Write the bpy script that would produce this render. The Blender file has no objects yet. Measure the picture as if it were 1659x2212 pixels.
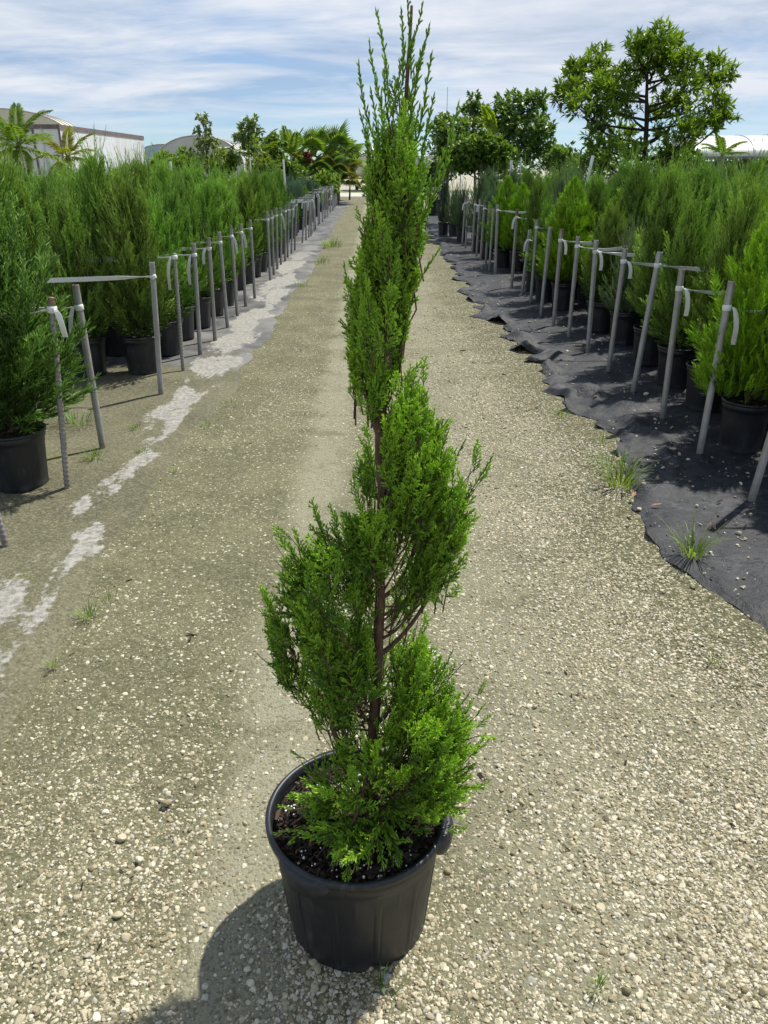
import bpy, math, random
import numpy as np
from mathutils import Vector, Matrix

R_ = math.radians
scene = bpy.context.scene
COL = scene.collection
rng = np.random.default_rng(7)
random.seed(7)

# ------------------------------------------------------------------ camera
CAM_H = 1.48
F, CX, CY = 1661.0, 829.5, 1106.0          # photo measured at 1659 x 2212
PITCH = math.atan((CY - 363.0) / F)
YAW = math.atan((CX - 807.0) / F * math.cos(PITCH))
cam_d = bpy.data.cameras.new('camera')
cam_d.sensor_fit = 'HORIZONTAL'
cam_d.sensor_width = 36.0
cam_d.lens = 36.0 * F / 1659.0
cam_d.clip_start = 0.05
cam_d.clip_end = 3000
cam = bpy.data.objects.new('camera', cam_d)
COL.objects.link(cam)
cam.location = (0, 0, CAM_H)
cam.rotation_euler = (math.pi / 2 - PITCH, 0, -YAW)
scene.camera = cam

# ------------------------------------------------------------------ light
SUN_AZ = math.atan2(0.656, 0.755)           # direction towards the sun in plan
SUN_EL = R_(58)
sun_vec = Vector((math.cos(SUN_EL) * math.cos(SUN_AZ), math.cos(SUN_EL) * math.sin(SUN_AZ), math.sin(SUN_EL)))
sl = bpy.data.lights.new('sun', 'SUN')
sl.energy = 4.8
sl.angle = R_(1.2)
sl.color = (1.0, 0.95, 0.86)
so = bpy.data.objects.new('sun', sl)
COL.objects.link(so)
so.rotation_euler = (-sun_vec).to_track_quat('-Z', 'Y').to_euler()
so.location = (5, 5, 12)

world = bpy.data.worlds.new('World')
scene.world = world
world.use_nodes = True
wn, wl = world.node_tree.nodes, world.node_tree.links
wn.clear()
w_out = wn.new('ShaderNodeOutputWorld')
w_bg = wn.new('ShaderNodeBackground')
w_sky = wn.new('ShaderNodeTexSky')
w_sky.sky_type = 'NISHITA'
w_sky.sun_disc = False
w_sky.sun_elevation = SUN_EL
w_sky.sun_rotation = math.pi / 2 - SUN_AZ
w_sky.air_density = 1.0
w_sky.dust_density = 0.0
w_sky.ozone_density = 3.0
w_bg.inputs['Strength'].default_value = 0.1
tc = wn.new('ShaderNodeTexCoord')
sep = wn.new('ShaderNodeSeparateXYZ')
wl.new(tc.outputs['Generated'], sep.inputs[0])


def wmath(op, a, b=None, c=None):
    n = wn.new('ShaderNodeMath')
    n.operation = op
    for i, x in enumerate((a, b, c)):
        if x is None:
            continue
        if isinstance(x, (int, float)):
            n.inputs[i].default_value = x
        else:
            wl.new(x, n.inputs[i])
    return n.outputs[0]


zc = wmath('ADD', wmath('MAXIMUM', sep.outputs['Z'], 0.0), 0.10)
cu = wmath('DIVIDE', sep.outputs['X'], zc)
cv = wmath('DIVIDE', sep.outputs['Y'], zc)
cmb = wn.new('ShaderNodeCombineXYZ')
wl.new(cu, cmb.inputs[0])
wl.new(cv, cmb.inputs[1])


def wnoise(scale, detail, rough, off, sx=1.0, sy=1.0, rot=0.0):
    mp = wn.new('ShaderNodeMapping')
    mp.inputs['Location'].default_value = off
    mp.inputs['Rotation'].default_value = (0, 0, rot)
    mp.inputs['Scale'].default_value = (sx, sy, 1)
    wl.new(cmb.outputs[0], mp.inputs[0])
    n = wn.new('ShaderNodeTexNoise')
    n.inputs['Scale'].default_value = scale
    n.inputs['Detail'].default_value = detail
    n.inputs['Roughness'].default_value = rough
    n.inputs['Distortion'].default_value = 0.35
    wl.new(mp.outputs[0], n.inputs['Vector'])
    return n.outputs['Fac']


def wramp(fac, stops):
    n = wn.new('ShaderNodeValToRGB')
    els = n.color_ramp.elements
    while len(els) < len(stops):
        els.new(0.5)
    for e, (p, c) in zip(els, stops):
        e.position = p
        e.color = (c, c, c, 1) if isinstance(c, (int, float)) else (*c, 1)
    wl.new(fac, n.inputs[0])
    return n.outputs[0]


def wmix(fac, a, b):
    n = wn.new('ShaderNodeMix')
    n.data_type = 'RGBA'
    if isinstance(fac, (int, float)):
        n.inputs[0].default_value = fac
    else:
        wl.new(fac, n.inputs[0])
    for s, x in ((6, a), (7, b)):
        if isinstance(x, tuple):
            n.inputs[s].default_value = (*x, 1)
        else:
            wl.new(x, n.inputs[s])
    return n.outputs[2]


veil = wramp(wnoise(0.55, 7, 0.55, (3.1, 1.7, 0), 0.8, 1.0, 0.3), [(0.28, 0.45), (0.62, 1.0)])
puff = wramp(wnoise(1.15, 9, 0.6, (8.4, 2.2, 4), 0.7, 1.1, 0.25), [(0.37, 0.0), (0.63, 1.0)])
low = wramp(sep.outputs['Z'], [(0.005, 0.0), (0.08, 1.0)])
veil_m = wmath('MULTIPLY', veil, low)
puff_m = wmath('MULTIPLY', puff, low)
blue = wmix(1.0, w_sky.outputs[0], (0.50, 0.68, 0.88))
blue.node.blend_type = 'MULTIPLY'
sky1 = wmix(veil_m, blue, (2.7, 3.45, 4.7))
sky2 = wmix(puff_m, sky1, (5.3, 5.6, 6.1))
wl.new(sky2, w_bg.inputs['Color'])
wl.new(w_bg.outputs[0], w_out.inputs['Surface'])

scene.view_settings.view_transform = 'Standard'
scene.view_settings.look = 'None'
scene.view_settings.exposure = 0.6
scene.view_settings.gamma = 1.0
scene.render.engine = 'CYCLES'
scene.cycles.max_bounces = 6
scene.cycles.diffuse_bounces = 3
scene.cycles.glossy_bounces = 2
scene.cycles.transmission_bounces = 3
scene.cycles.use_denoising = True

# ------------------------------------------------------------------ measuring helpers
_cp, _sp, _cy, _sy = math.cos(PITCH), math.sin(PITCH), math.cos(YAW), math.sin(YAW)


def ray(x, y):
    a, b = (x - CX) / F, (CY - y) / F
    d0, d1, d2 = a, _cp + b * _sp, -_sp + b * _cp
    return np.array([d0 * _cy + d1 * _sy, -d0 * _sy + d1 * _cy, d2])


def at_z(x, y, z=0.0):
    r = ray(x, y)
    return np.array([0, 0, CAM_H]) + r * ((z - CAM_H) / r[2])


def at_y(x, y, Y):
    r = ray(x, y)
    return np.array([0, 0, CAM_H]) + r * (Y / r[1])


def in_frame(x, y, z, m=0.0):
    d = np.array([x, y, z - CAM_H])
    e0 = d[0] * _cy - d[1] * _sy
    e1 = d[0] * _sy + d[1] * _cy
    dep = e1 * _cp - d[2] * _sp
    up = e1 * _sp + d[2] * _cp
    if dep <= 0.05:
        return False
    px, py = CX + F * e0 / dep, CY - F * up / dep
    return -m < px < 1659 + m and -m < py < 2212 + m


def wav(x, y, s, seed, n=14):
    """smooth pseudo-noise in about -1..1, features of size s"""
    g = np.random.default_rng(seed)
    x, y = np.asarray(x, float), np.asarray(y, float)
    o = np.zeros(np.broadcast(x, y).shape)
    for _ in range(n):
        a = g.uniform(0, 2 * math.pi)
        k = g.uniform(0.6, 1.6) * 2 * math.pi / s / 2
        o = o + np.sin((x * math.cos(a) + y * math.sin(a)) * k + g.uniform(0, 6.28))
    return o / math.sqrt(n) / 1.2


ORD = ['first', 'second', 'third', 'fourth', 'fifth', 'sixth', 'seventh', 'eighth', 'ninth', 'tenth', 'eleventh', 'twelfth',
       'thirteenth', 'fourteenth', 'fifteenth', 'sixteenth', 'seventeenth', 'eighteenth', 'nineteenth', 'twentieth']


def ordinal(i):
    if i < 20:
        return ORD[i]
    n = i + 1
    tens = {2: 'twenty', 3: 'thirty', 4: 'forty', 5: 'fifty', 6: 'sixty'}
    tth = {2: 'twentieth', 3: 'thirtieth', 4: 'fortieth', 5: 'fiftieth', 6: 'sixtieth'}
    return tth[n // 10] if n % 10 == 0 else tens[n // 10] + '-' + ORD[n % 10 - 1]


# ------------------------------------------------------------------ mesh helpers
class Geo:
    def __init__(self):
        self.v, self.t, self.q, self.c, self.n = [], [], [], [], 0

    def add(self, v, t=None, q=None, c=None):
        v = np.asarray(v, float).reshape(-1, 3)
        if t is not None and len(t):
            self.t.append(np.asarray(t, int).reshape(-1, 3) + self.n)
        if q is not None and len(q):
            self.q.append(np.asarray(q, int).reshape(-1, 4) + self.n)
        cc = np.ones((len(v), 3)) if c is None else np.broadcast_to(np.asarray(c, float), (len(v), 3))
        self.c.append(cc)
        self.v.append(v)
        self.n += len(v)
        return self

    def mesh(self, name, mat, smooth=False, tint=True):
        me = bpy.data.meshes.new(name)
        v = np.concatenate(self.v)
        t = np.concatenate(self.t) if self.t else np.zeros((0, 3), int)
        q = np.concatenate(self.q) if self.q else np.zeros((0, 4), int)
        me.vertices.add(len(v))
        me.vertices.foreach_set('co', v.astype(np.float32).ravel())
        nl = t.size + q.size
        me.loops.add(nl)
        me.loops.foreach_set('vertex_index', np.concatenate([t.ravel(), q.ravel()]).astype(np.int32))
        me.polygons.add(len(t) + len(q))
        st = np.concatenate([np.arange(len(t)) * 3, t.size + np.arange(len(q)) * 4])
        me.polygons.foreach_set('loop_start', st.astype(np.int32))
        me.polygons.foreach_set('use_smooth', np.full(len(t) + len(q), smooth))
        if tint:
            at = me.color_attributes.new('tint', 'FLOAT_COLOR', 'POINT')
            c = np.concatenate(self.c)
            at.data.foreach_set('color', np.concatenate([c, np.ones((len(c), 1))], 1).astype(np.float32).ravel())
        me.materials.append(mat)
        me.update(calc_edges=True)
        me.validate()
        return me

    def obj(self, name, mat, parent=None, smooth=False, tint=False):
        return link(name, self.mesh(name, mat, smooth, tint), parent)


def link(name, data, parent=None, loc=None, rot=None, scale=None):
    o = bpy.data.objects.new(name, data)
    COL.objects.link(o)
    if parent is not None:
        o.parent = parent
    if loc is not None:
        o.location = loc
    if rot is not None:
        o.rotation_euler = rot
    if scale is not None:
        o.scale = scale if hasattr(scale, '__len__') else (scale,) * 3
    return o


def thing(name, label, cat, loc=(0, 0, 0), group=None, rot=None, scale=None):
    o = link(name, None, None, loc, rot, scale)
    o.empty_display_size = 0.05
    tag(o, label, cat, group)
    return o


def tag(o, label=None, cat=None, group=None, kind=None):
    for k, x in (('label', label), ('category', cat), ('group', group), ('kind', kind)):
        if x:
            o[k] = x
    return o


def norm(a):
    return a / np.maximum(np.linalg.norm(a, axis=-1, keepdims=True), 1e-9)


def box(g, c, s, col=None, rz=0.0):
    x, y, z = np.array(s) / 2.0
    v = np.array([[sx * x, sy * y, sz * z] for sx in (-1, 1) for sy in (-1, 1) for sz in (-1, 1)])
    if rz:
        m = np.array([[math.cos(rz), -math.sin(rz), 0], [math.sin(rz), math.cos(rz), 0], [0, 0, 1]])
        v = v @ m.T
    q = [(0, 1, 3, 2), (4, 6, 7, 5), (0, 4, 5, 1), (2, 3, 7, 6), (0, 2, 6, 4), (1, 5, 7, 3)]
    return g.add(v + np.array(c), q=q, c=col)


def lathe(g, prof, segs, mod=None, arc=None, col=None):
    prof = np.array(prof, float)
    a0, a1 = arc if arc else (0, 2 * math.pi)
    closed = arc is None
    th = np.linspace(a0, a1, segs, endpoint=not closed)
    rr = np.repeat(prof[:, :1], segs, 1)
    zz = np.repeat(prof[:, 1:2], segs, 1)
    if mod:
        rr, zz = mod(th[None, :], rr, zz)
    v = np.stack([rr * np.cos(th), rr * np.sin(th), zz], -1).reshape(-1, 3)
    n = len(prof)
    i, j = np.meshgrid(np.arange(n - 1), np.arange(segs if closed else segs - 1), indexing='ij')
    j2 = (j + 1) % segs
    q = np.stack([i * segs + j, i * segs + j2, (i + 1) * segs + j2, (i + 1) * segs + j], -1).reshape(-1, 4)
    return g.add(v, q=q, c=col)


def tube(g, pts, rad, sides=8, col=None, cap=True, bump=0.0):
    pts = np.asarray(pts, float)
    n = len(pts)
    rad = np.broadcast_to(np.asarray(rad, float), (n,))
    tan = norm(np.gradient(pts, axis=0))
    up = np.array([0.0, 0.0, 1.0]) if abs(tan[0][2]) < 0.9 else np.array([1.0, 0.0, 0.0])
    vs = []
    th = np.arange(sides) / sides * 2 * math.pi
    x = norm(np.cross(up, tan[0]))
    for i in range(n):
        x = norm(x - tan[i] * np.dot(x, tan[i]))
        y = np.cross(tan[i], x)
        r = rad[i] * (1 + bump * rng.uniform(-1, 1, sides)) if bump else np.full(sides, rad[i])
        vs.append(pts[i] + (np.cos(th) * r)[:, None] * x + (np.sin(th) * r)[:, None] * y)
    v = np.concatenate(vs)
    i, j = np.meshgrid(np.arange(n - 1), np.arange(sides), indexing='ij')
    j2 = (j + 1) % sides
    q = np.stack([i * sides + j, i * sides + j2, (i + 1) * sides + j2, (i + 1) * sides + j], -1).reshape(-1, 4)
    t = []
    if cap:
        v = np.concatenate([v, pts[-1:], pts[:1]])
        b = (n - 1) * sides
        t = [(b + k, b + (k + 1) % sides, n * sides) for k in range(sides)] + [((k + 1) % sides, k, n * sides + 1) for k in range(sides)]
    return g.add(v, t=t, q=q, c=col)


def spline(pts, n):
    """Catmull-Rom through pts, n samples"""
    p = np.asarray(pts, float)
    if len(p) == 2:
        return p[0] + (p[1] - p[0]) * np.linspace(0, 1, n)[:, None]
    P = np.concatenate([[2 * p[0] - p[1]], p, [2 * p[-1] - p[-2]]])
    out = []
    for u in np.linspace(0, len(p) - 1 - 1e-6, n):
        k = int(u)
        t = u - k
        a, b, c, d = P[k], P[k + 1], P[k + 2], P[k + 3]
        out.append(0.5 * (2 * b + (c - a) * t + (2 * a - 5 * b + 4 * c - d) * t * t + (3 * b - a - 3 * c + d) * t ** 3))
    return np.array(out)


def basis(d, xhint=None):
    """(N,3) directions -> (N,3,3) matrices whose columns are x, y, d"""
    d = norm(d)
    h = rng.normal(size=d.shape) if xhint is None else xhint
    x = h - d * (h * d).sum(-1, keepdims=True)
    x = norm(x)
    y = np.cross(d, x)
    return np.stack([x, y, d], -1)


def twigs(g, P0, P1, r, c0, c1, mid=True):
    """tapered three-sided shoots, vectorised"""
    n = len(P0)
    d = P1 - P0
    B = basis(d)
    r = np.broadcast_to(np.asarray(r, float), (n,))
    th = np.arange(3) / 3 * 2 * math.pi
    ring = np.cos(th)[None, :, None] * B[:, None, :, 0] + np.sin(th)[None, :, None] * B[:, None, :, 1]
    base = P0[:, None, :] + ring * (r * (0.62 if mid else 1.0))[:, None, None]
    if mid:
        m = P0[:, None, :] + d[:, None, :] * 0.62 + ring * r[:, None, None]
        v = np.concatenate([base, m, P1[:, None, :]], 1)
        cm = c0 * 0.45 + c1 * 0.55
        c = np.concatenate([np.repeat(c0[:, None], 3, 1), np.repeat(cm[:, None], 3, 1), c1[:, None]], 1)
        q0 = np.array([(0, 1, 4, 3), (1, 2, 5, 4), (2, 0, 3, 5)])
        t0 = np.array([(3, 4, 6), (4, 5, 6), (5, 3, 6)])
        k = (np.arange(n) * 7)[:, None, None]
        g.add(v.reshape(-1, 3), t=(t0[None] + k).reshape(-1, 3), q=(q0[None] + k).reshape(-1, 4), c=c.reshape(-1, 3))
    else:
        v = np.concatenate([base, P1[:, None, :]], 1)
        c = np.concatenate([np.repeat(c0[:, None], 3, 1), c1[:, None]], 1)
        t0 = np.array([(0, 1, 3), (1, 2, 3), (2, 0, 3)])
        k = (np.arange(n) * 4)[:, None, None]
        g.add(v.reshape(-1, 3), t=(t0[None] + k).reshape(-1, 3), c=c.reshape(-1, 3))


def leaves(g, P, d, nrm, L, W, c, curl=0.15):
    """folded pointed leaves: 5 verts, 4 triangles each"""
    n = len(P)
    d = norm(d)
    s = norm(np.cross(nrm, d))
    u = np.cross(d, s)
    L = np.broadcast_to(L, (n,))[:, None]
    W = np.broadcast_to(W, (n,))[:, None]
    m = P + d * L * 0.45 - u * L * 0.02
    l_ = P + d * L * 0.45 + s * W + u * W * 0.35
    r_ = P + d * L * 0.45 - s * W + u * W * 0.35
    tip = P + d * L - u * L * curl
    v = np.stack([P, l_, m, r_, tip], 1)
    t0 = np.array([(0, 3, 2), (0, 2, 1), (2, 3, 4), (1, 2, 4)])
    k = (np.arange(n) * 5)[:, None, None]
    g.add(v.reshape(-1, 3), t=(t0[None] + k).reshape(-1, 3), c=np.repeat(c[:, None], 5, 1).reshape(-1, 3))


# ------------------------------------------------------------------ shoot templates: rows of (p0, p1, radius, t0, t1)
def spray_template(kind, sd):
    g = np.random.default_rng(sd)
    seg = []

    def ax(t):
        return np.array([0.05 * math.sin(3 * t + sd), 0.05 * math.sin(2.3 * t + 2 * sd), t])

    if kind == 'scale':            # juniper branchlet of the potted spiral
        na = 4
        for i in range(na):
            seg.append((ax(i / na), ax((i + 1.25) / na), 0.020, i / na * 0.7, min(1, (i + 1.25) / na * 0.7 + 0.2)))
        k = 13
        for i in range(k):
            t = 0.06 + 0.88 * i / k
            side = 1 if i % 2 else -1
            a = g.uniform(0.45, 0.75)
            az = g.normal(0, 0.5)
            L = (0.36 * (1 - 0.55 * t)) * g.uniform(0.75, 1.25)
            dv = np.array([side * math.sin(a) * math.cos(az), math.sin(a) * math.sin(az), math.cos(a)])
            p0 = ax(t)
            p1 = p0 + dv * L
            seg.append((p0, p1, 0.021, 0.3 * t, 0.65 + 0.35 * g.random()))
            if L > 0.2:
                for s2 in (-1, 1):
                    b = g.uniform(0.35, 0.6)
                    pm = p0 + dv * L * g.uniform(0.3, 0.6)
                    perp = norm(np.cross(dv, np.array([0, 1.0, 0.2]))) * s2
                    d2 = norm(dv * math.cos(b) + perp * math.sin(b) + np.array([0, 0, 0.15]))
                    seg.append((pm, pm + d2 * L * g.uniform(0.4, 0.6), 0.019, 0.4, 0.6 + 0.4 * g.random()))
    elif kind == 'leader':         # long thin shoot with close-set fingers
        na = 9
        for i in range(na):
            seg.append((ax(i / na), ax((i + 1.3) / na), 0.013 * (1 - 0.25 * i / na), 0.1, 0.55))
        k = 26
        for i in range(k):
            t = 0.05 + 0.9 * i / k
            az = i * 2.4 + g.normal(0, 0.3)
            a = g.uniform(0.28, 0.55)
            L = 0.17 * (1 - 0.62 * t) * g.uniform(0.6, 1.3)
            dv = np.array([math.sin(a) * math.cos(az), math.sin(a) * math.sin(az), math.cos(a)])
            seg.append((ax(t), ax(t) + dv * L, 0.0115, 0.2, 0.7 + 0.3 * g.random()))
            if L > 0.09:
                dv2 = norm(dv + g.normal(0, 0.35, 3) + np.array([0, 0, 0.3]))
                pm = ax(t) + dv * L * 0.5
                seg.append((pm, pm + dv2 * L * 0.5, 0.0105, 0.3, 0.9))
    elif kind == 'wisp':           # feathery juniper of the beds
        for i in range(3):
            seg.append((ax(i / 3), ax((i + 1.2) / 3), 0.022, 0.2, 0.5 + 0.15 * i))
        for i in range(9):
            t = 0.08 + 0.85 * i / 9
            az = i * 2.4 + g.normal(0, 0.4)
            a = g.uniform(0.3, 0.6)
            L = 0.5 * (1 - 0.6 * t) * g.uniform(0.7, 1.3)
            dv = np.array([math.sin(a) * math.cos(az), math.sin(a) * math.sin(az), math.cos(a)])
            seg.append((ax(t), ax(t) + dv * L, 0.019, 0.25, 0.6 + 0.4 * g.random()))
    elif kind == 'fan':            # flat upright fan of the arborvitae
        for i in range(3):
            seg.append((np.array([0, 0, i / 3]), np.array([0.02 * i, 0, (i + 1.2) / 3]), 0.026, 0.2, 0.6))
        for i in range(14):
            t = 0.05 + 0.85 * i / 14
            side = 1 if i % 2 else -1
            a = g.uniform(0.4, 0.8) - 0.25 * t
            L = 0.55 * (1 - 0.6 * t) * g.uniform(0.75, 1.2)
            dv = norm(np.array([side * math.sin(a), g.normal(0, 0.12), math.cos(a)]))
            p0 = np.array([0.02, 0, t])
            seg.append((p0, p0 + dv * L, 0.026, 0.3, 0.7 + 0.3 * g.random()))
    P0 = np.array([s[0] for s in seg], float)
    P1 = np.array([s[1] for s in seg], float)
    r = np.array([s[2] for s in seg])
    t0 = np.array([s[3] for s in seg])
    t1 = np.array([s[4] for s in seg])
    return P0, P1, r, t0, t1


TPL = {k: [spray_template(k, 11 * i + 3) for i in range(6)] for k in ('scale', 'leader', 'wisp', 'fan')}


def palette(stops, t):
    t = np.clip(t, 0, 1)
    s = np.array(stops, float)
    x = np.linspace(0, 1, len(s))
    return np.stack([np.interp(t, x, s[:, k]) for k in range(3)], -1)


RADK = {'scale': 0.25, 'leader': 0.44, 'wisp': 0.92, 'fan': 0.62}


def sprays(g, kind, P, D, L, pal, shift=0.0, rad=1.0, xhint=None, mid=True, jitter=0.16):
    """lay shoots of a kind at P along D with length L, coloured from a palette"""
    n = len(P)
    L = np.broadcast_to(np.asarray(L, float), (n,))
    shift = np.broadcast_to(np.asarray(shift, float), (n,))
    B = basis(D, xhint)
    which = rng.integers(0, 6, n)
    for k in range(6):
        m = np.where(which == k)[0]
        if not len(m):
            continue
        p0, p1, r, t0, t1 = TPL[kind][k]
        S = len(p0)
        w0 = np.einsum('nij,sj->nsi', B[m], p0) * L[m, None, None] + P[m, None, :]
        w1 = np.einsum('nij,sj->nsi', B[m], p1) * L[m, None, None] + P[m, None, :]
        rr = np.broadcast_to(r[None], (len(m), S)) * (L[m, None] ** 0.5) * rad * RADK[kind]
        jit = rng.normal(0, jitter, (len(m), 1)) + shift[m, None] + rng.normal(0, 0.06, (len(m), S))
        c0 = palette(pal, t0[None] + jit)
        c1 = palette(pal, t1[None] + jit)
        twigs(g, w0.reshape(-1, 3), w1.reshape(-1, 3), rr.reshape(-1), c0.reshape(-1, 3), c1.reshape(-1, 3), mid)


# ------------------------------------------------------------------ materials
def mat_new(name):
    m = bpy.data.materials.new(name)
    m.use_nodes = True
    nt = m.node_tree
    nt.nodes.clear()
    return m, nt.nodes, nt.links


class NT:
    """short-hand for building node trees"""

    def __init__(self, name):
        self.m, self.n, self.l = mat_new(name)
        self.out = self.n.new('ShaderNodeOutputMaterial')
        self.tc = None

    def coord(self, kind='Object', scale=None):
        t = self.n.new('ShaderNodeTexCoord')
        o = t.outputs[kind]
        if scale is not None:
            mp = self.n.new('ShaderNodeMapping')
            mp.inputs['Scale'].default_value = scale if hasattr(scale, '__len__') else (scale,) * 3
            self.l.new(o, mp.inputs[0])
            o = mp.outputs[0]
        return o

    def set(self, sock, x):
        if x is None:
            return
        if hasattr(x, 'is_linked') or hasattr(x, 'links'):
            self.l.new(x, sock)
        elif hasattr(x, '__len__'):
            sock.default_value = (*x, 1) if len(x) == 3 and sock.type == 'RGBA' else x
        else:
            sock.default_value = x

    def noise(self, scale, detail=4, rough=0.5, vec=None, dist=0.0, out='Fac'):
        n = self.n.new('ShaderNodeTexNoise')
        n.inputs['Scale'].default_value = scale
        n.inputs['Detail'].default_value = detail
        n.inputs['Roughness'].default_value = rough
        n.inputs['Distortion'].default_value = dist
        if vec is not None:
            self.l.new(vec, n.inputs['Vector'])
        return n.outputs[out]

    def voronoi(self, scale, vec=None, feature='F1', out='Distance', rand=1.0):
        n = self.n.new('ShaderNodeTexVoronoi')
        n.feature = feature
        n.inputs['Scale'].default_value = scale
        n.inputs['Randomness'].default_value = rand
        if vec is not None:
            self.l.new(vec, n.inputs['Vector'])
        return n.outputs[out]

    def ramp(self, fac, stops, interp='LINEAR'):
        n = self.n.new('ShaderNodeValToRGB')
        n.color_ramp.interpolation = interp
        els = n.color_ramp.elements
        while len(els) < len(stops):
            els.new(0.5)
        for e, (p, c) in zip(els, stops):
            e.position = p
            e.color = (c, c, c, 1) if isinstance(c, (int, float)) else (*c, 1)
        self.set(n.inputs[0], fac)
        return n.outputs[0]

    def mix(self, fac, a, b, blend='MIX'):
        n = self.n.new('ShaderNodeMix')
        n.data_type = 'RGBA'
        n.blend_type = blend
        self.set(n.inputs[0], fac)
        self.set(n.inputs[6], a)
        self.set(n.inputs[7], b)
        return n.outputs[2]

    def math(self, op, a, b=None, clamp=False):
        n = self.n.new('ShaderNodeMath')
        n.operation = op
        n.use_clamp = clamp
        self.set(n.inputs[0], a)
        self.set(n.inputs[1], b)
        return n.outputs[0]

    def smooth(self, x, a, b):
        n = self.n.new('ShaderNodeMapRange')
        n.interpolation_type = 'SMOOTHSTEP'
        self.set(n.inputs[0], x)
        n.inputs[1].default_value = a
        n.inputs[2].default_value = b
        return n.outputs[0]

    def xyz(self, vec):
        n = self.n.new('ShaderNodeSeparateXYZ')
        self.l.new(vec, n.inputs[0])
        return n.outputs

    def rand(self):
        return self.n.new('ShaderNodeObjectInfo').outputs['Random']

    def bump(self, h, strength=0.5, dist=0.01, nrm=None):
        n = self.n.new('ShaderNodeBump')
        n.inputs['Strength'].default_value = strength
        n.inputs['Distance'].default_value = dist
        self.l.new(h, n.inputs['Height'])
        if nrm is not None:
            self.l.new(nrm, n.inputs['Normal'])
        return n.outputs[0]

    def bsdf(self, color, rough=0.6, metal=0.0, nrm=None, spec=0.5):
        n = self.n.new('ShaderNodeBsdfPrincipled')
        self.set(n.inputs['Base Color'], color)
        self.set(n.inputs['Roughness'], rough)
        self.set(n.inputs['Metallic'], metal)
        self.set(n.inputs['Specular IOR Level'], spec)
        if nrm is not None:
            self.l.new(nrm, n.inputs['Normal'])
        return n.outputs[0]

    def done(self, sh):
        self.l.new(sh, self.out.inputs['Surface'])
        return self.m


def leaf_mat(name, transl=0.35, rough=0.55, vary=0.25, hue=0.02):
    t = NT(name)
    a = t.n.new('ShaderNodeAttribute')
    a.attribute_name = 'tint'
    h = t.n.new('ShaderNodeHueSaturation')
    r = t.rand()
    t.set(h.inputs['Hue'], t.math('ADD', t.math('MULTIPLY', r, 2 * hue), 0.5 - hue))
    t.set(h.inputs['Value'], t.math('ADD', t.math('MULTIPLY', t.math('FRACT', t.math('MULTIPLY', r, 7.3)), 2 * vary), 1 - vary))
    h.inputs['Saturation'].default_value = 1.0
    t.l.new(a.outputs['Color'], h.inputs['Color'])
    b = t.bsdf(h.outputs[0], rough, spec=0.35)
    tr = t.n.new('ShaderNodeBsdfTranslucent')
    t.l.new(t.mix(1.0, h.outputs[0], (1.25, 1.2, 0.5), 'MULTIPLY'), tr.inputs['Color'])
    mx = t.n.new('ShaderNodeMixShader')
    mx.inputs[0].default_value = transl
    t.l.new(b, mx.inputs[1])
    t.l.new(tr.outputs[0], mx.inputs[2])
    return t.done(mx.outputs[0])


M = {}
M['hero_leaf'] = leaf_mat('juniper_scale_foliage', 0.46, 0.5, 0.0, 0.0)
M['bed_leaf'] = leaf_mat('juniper_bed_foliage', 0.46, 0.55, 0.18, 0.012)
M['arbor_leaf'] = leaf_mat('arborvitae_foliage', 0.45, 0.55, 0.08, 0.004)
M['broad_leaf'] = leaf_mat('broad_leaf_foliage', 0.36, 0.4, 0.12, 0.01)
M['grass'] = leaf_mat('grass_blades', 0.4, 0.5, 0.12, 0.015)


def bark(name, a, b, scale):
    t = NT(name)
    v = t.coord('Object', (scale, scale, scale * 0.22))
    n = t.noise(1.0, 6, 0.65, v, 0.6)
    c = t.ramp(n, [(0.3, a), (0.7, b)])
    return t.done(t.bsdf(c, 0.85, nrm=t.bump(n, 0.9, 0.004), spec=0.2))


M['bark_red'] = bark('juniper_bark', (0.055, 0.032, 0.022), (0.17, 0.105, 0.075), 110)
M['bark'] = bark('tree_bark', (0.018, 0.014, 0.011), (0.06, 0.048, 0.038), 40)
M['bark_palm'] = bark('palm_bark', (0.10, 0.08, 0.055), (0.24, 0.20, 0.15), 30)


def pot_mat():
    t = NT('black_nursery_plastic')
    v = t.coord('Object')
    n = t.noise(14, 5, 0.6, v)
    n2 = t.noise(60, 4, 0.6, t.coord('Object', (1, 1, 0.12)))
    dust = t.math('MULTIPLY', t.ramp(n, [(0.5, 0.0), (0.75, 1.0)]), t.ramp(n2, [(0.45, 0.0), (0.7, 1.0)]))
    z = t.xyz(v)[2]
    foot = t.math('MULTIPLY', t.smooth(z, 0.07, 0.0), t.ramp(n, [(0.4, 0.0), (0.7, 0.8)]))
    d = t.math('MAXIMUM', t.math('MULTIPLY', dust, 0.75), t.math('MULTIPLY', foot, 0.7))
    c = t.mix(d, (0.009, 0.0108, 0.0145), (0.075, 0.074, 0.069))
    r = t.ramp(n, [(0.3, 0.36), (0.7, 0.52)])
    return t.done(t.bsdf(c, r, nrm=t.bump(t.noise(220, 2, 0.5, v), 0.08, 0.002), spec=0.5))


M['pot'] = pot_mat()


def soil_mat():
    t = NT('potting_soil')
    v = t.coord('Object')
    n = t.noise(55, 6, 0.7, v)
    c = t.ramp(n, [(0.3, (0.010, 0.007, 0.005)), (0.6, (0.035, 0.024, 0.016)), (0.8, (0.09, 0.06, 0.04))])
    return t.done(t.bsdf(c, 0.9, nrm=t.bump(n, 1.0, 0.012), spec=0.2))


M['soil'] = soil_mat()


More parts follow.
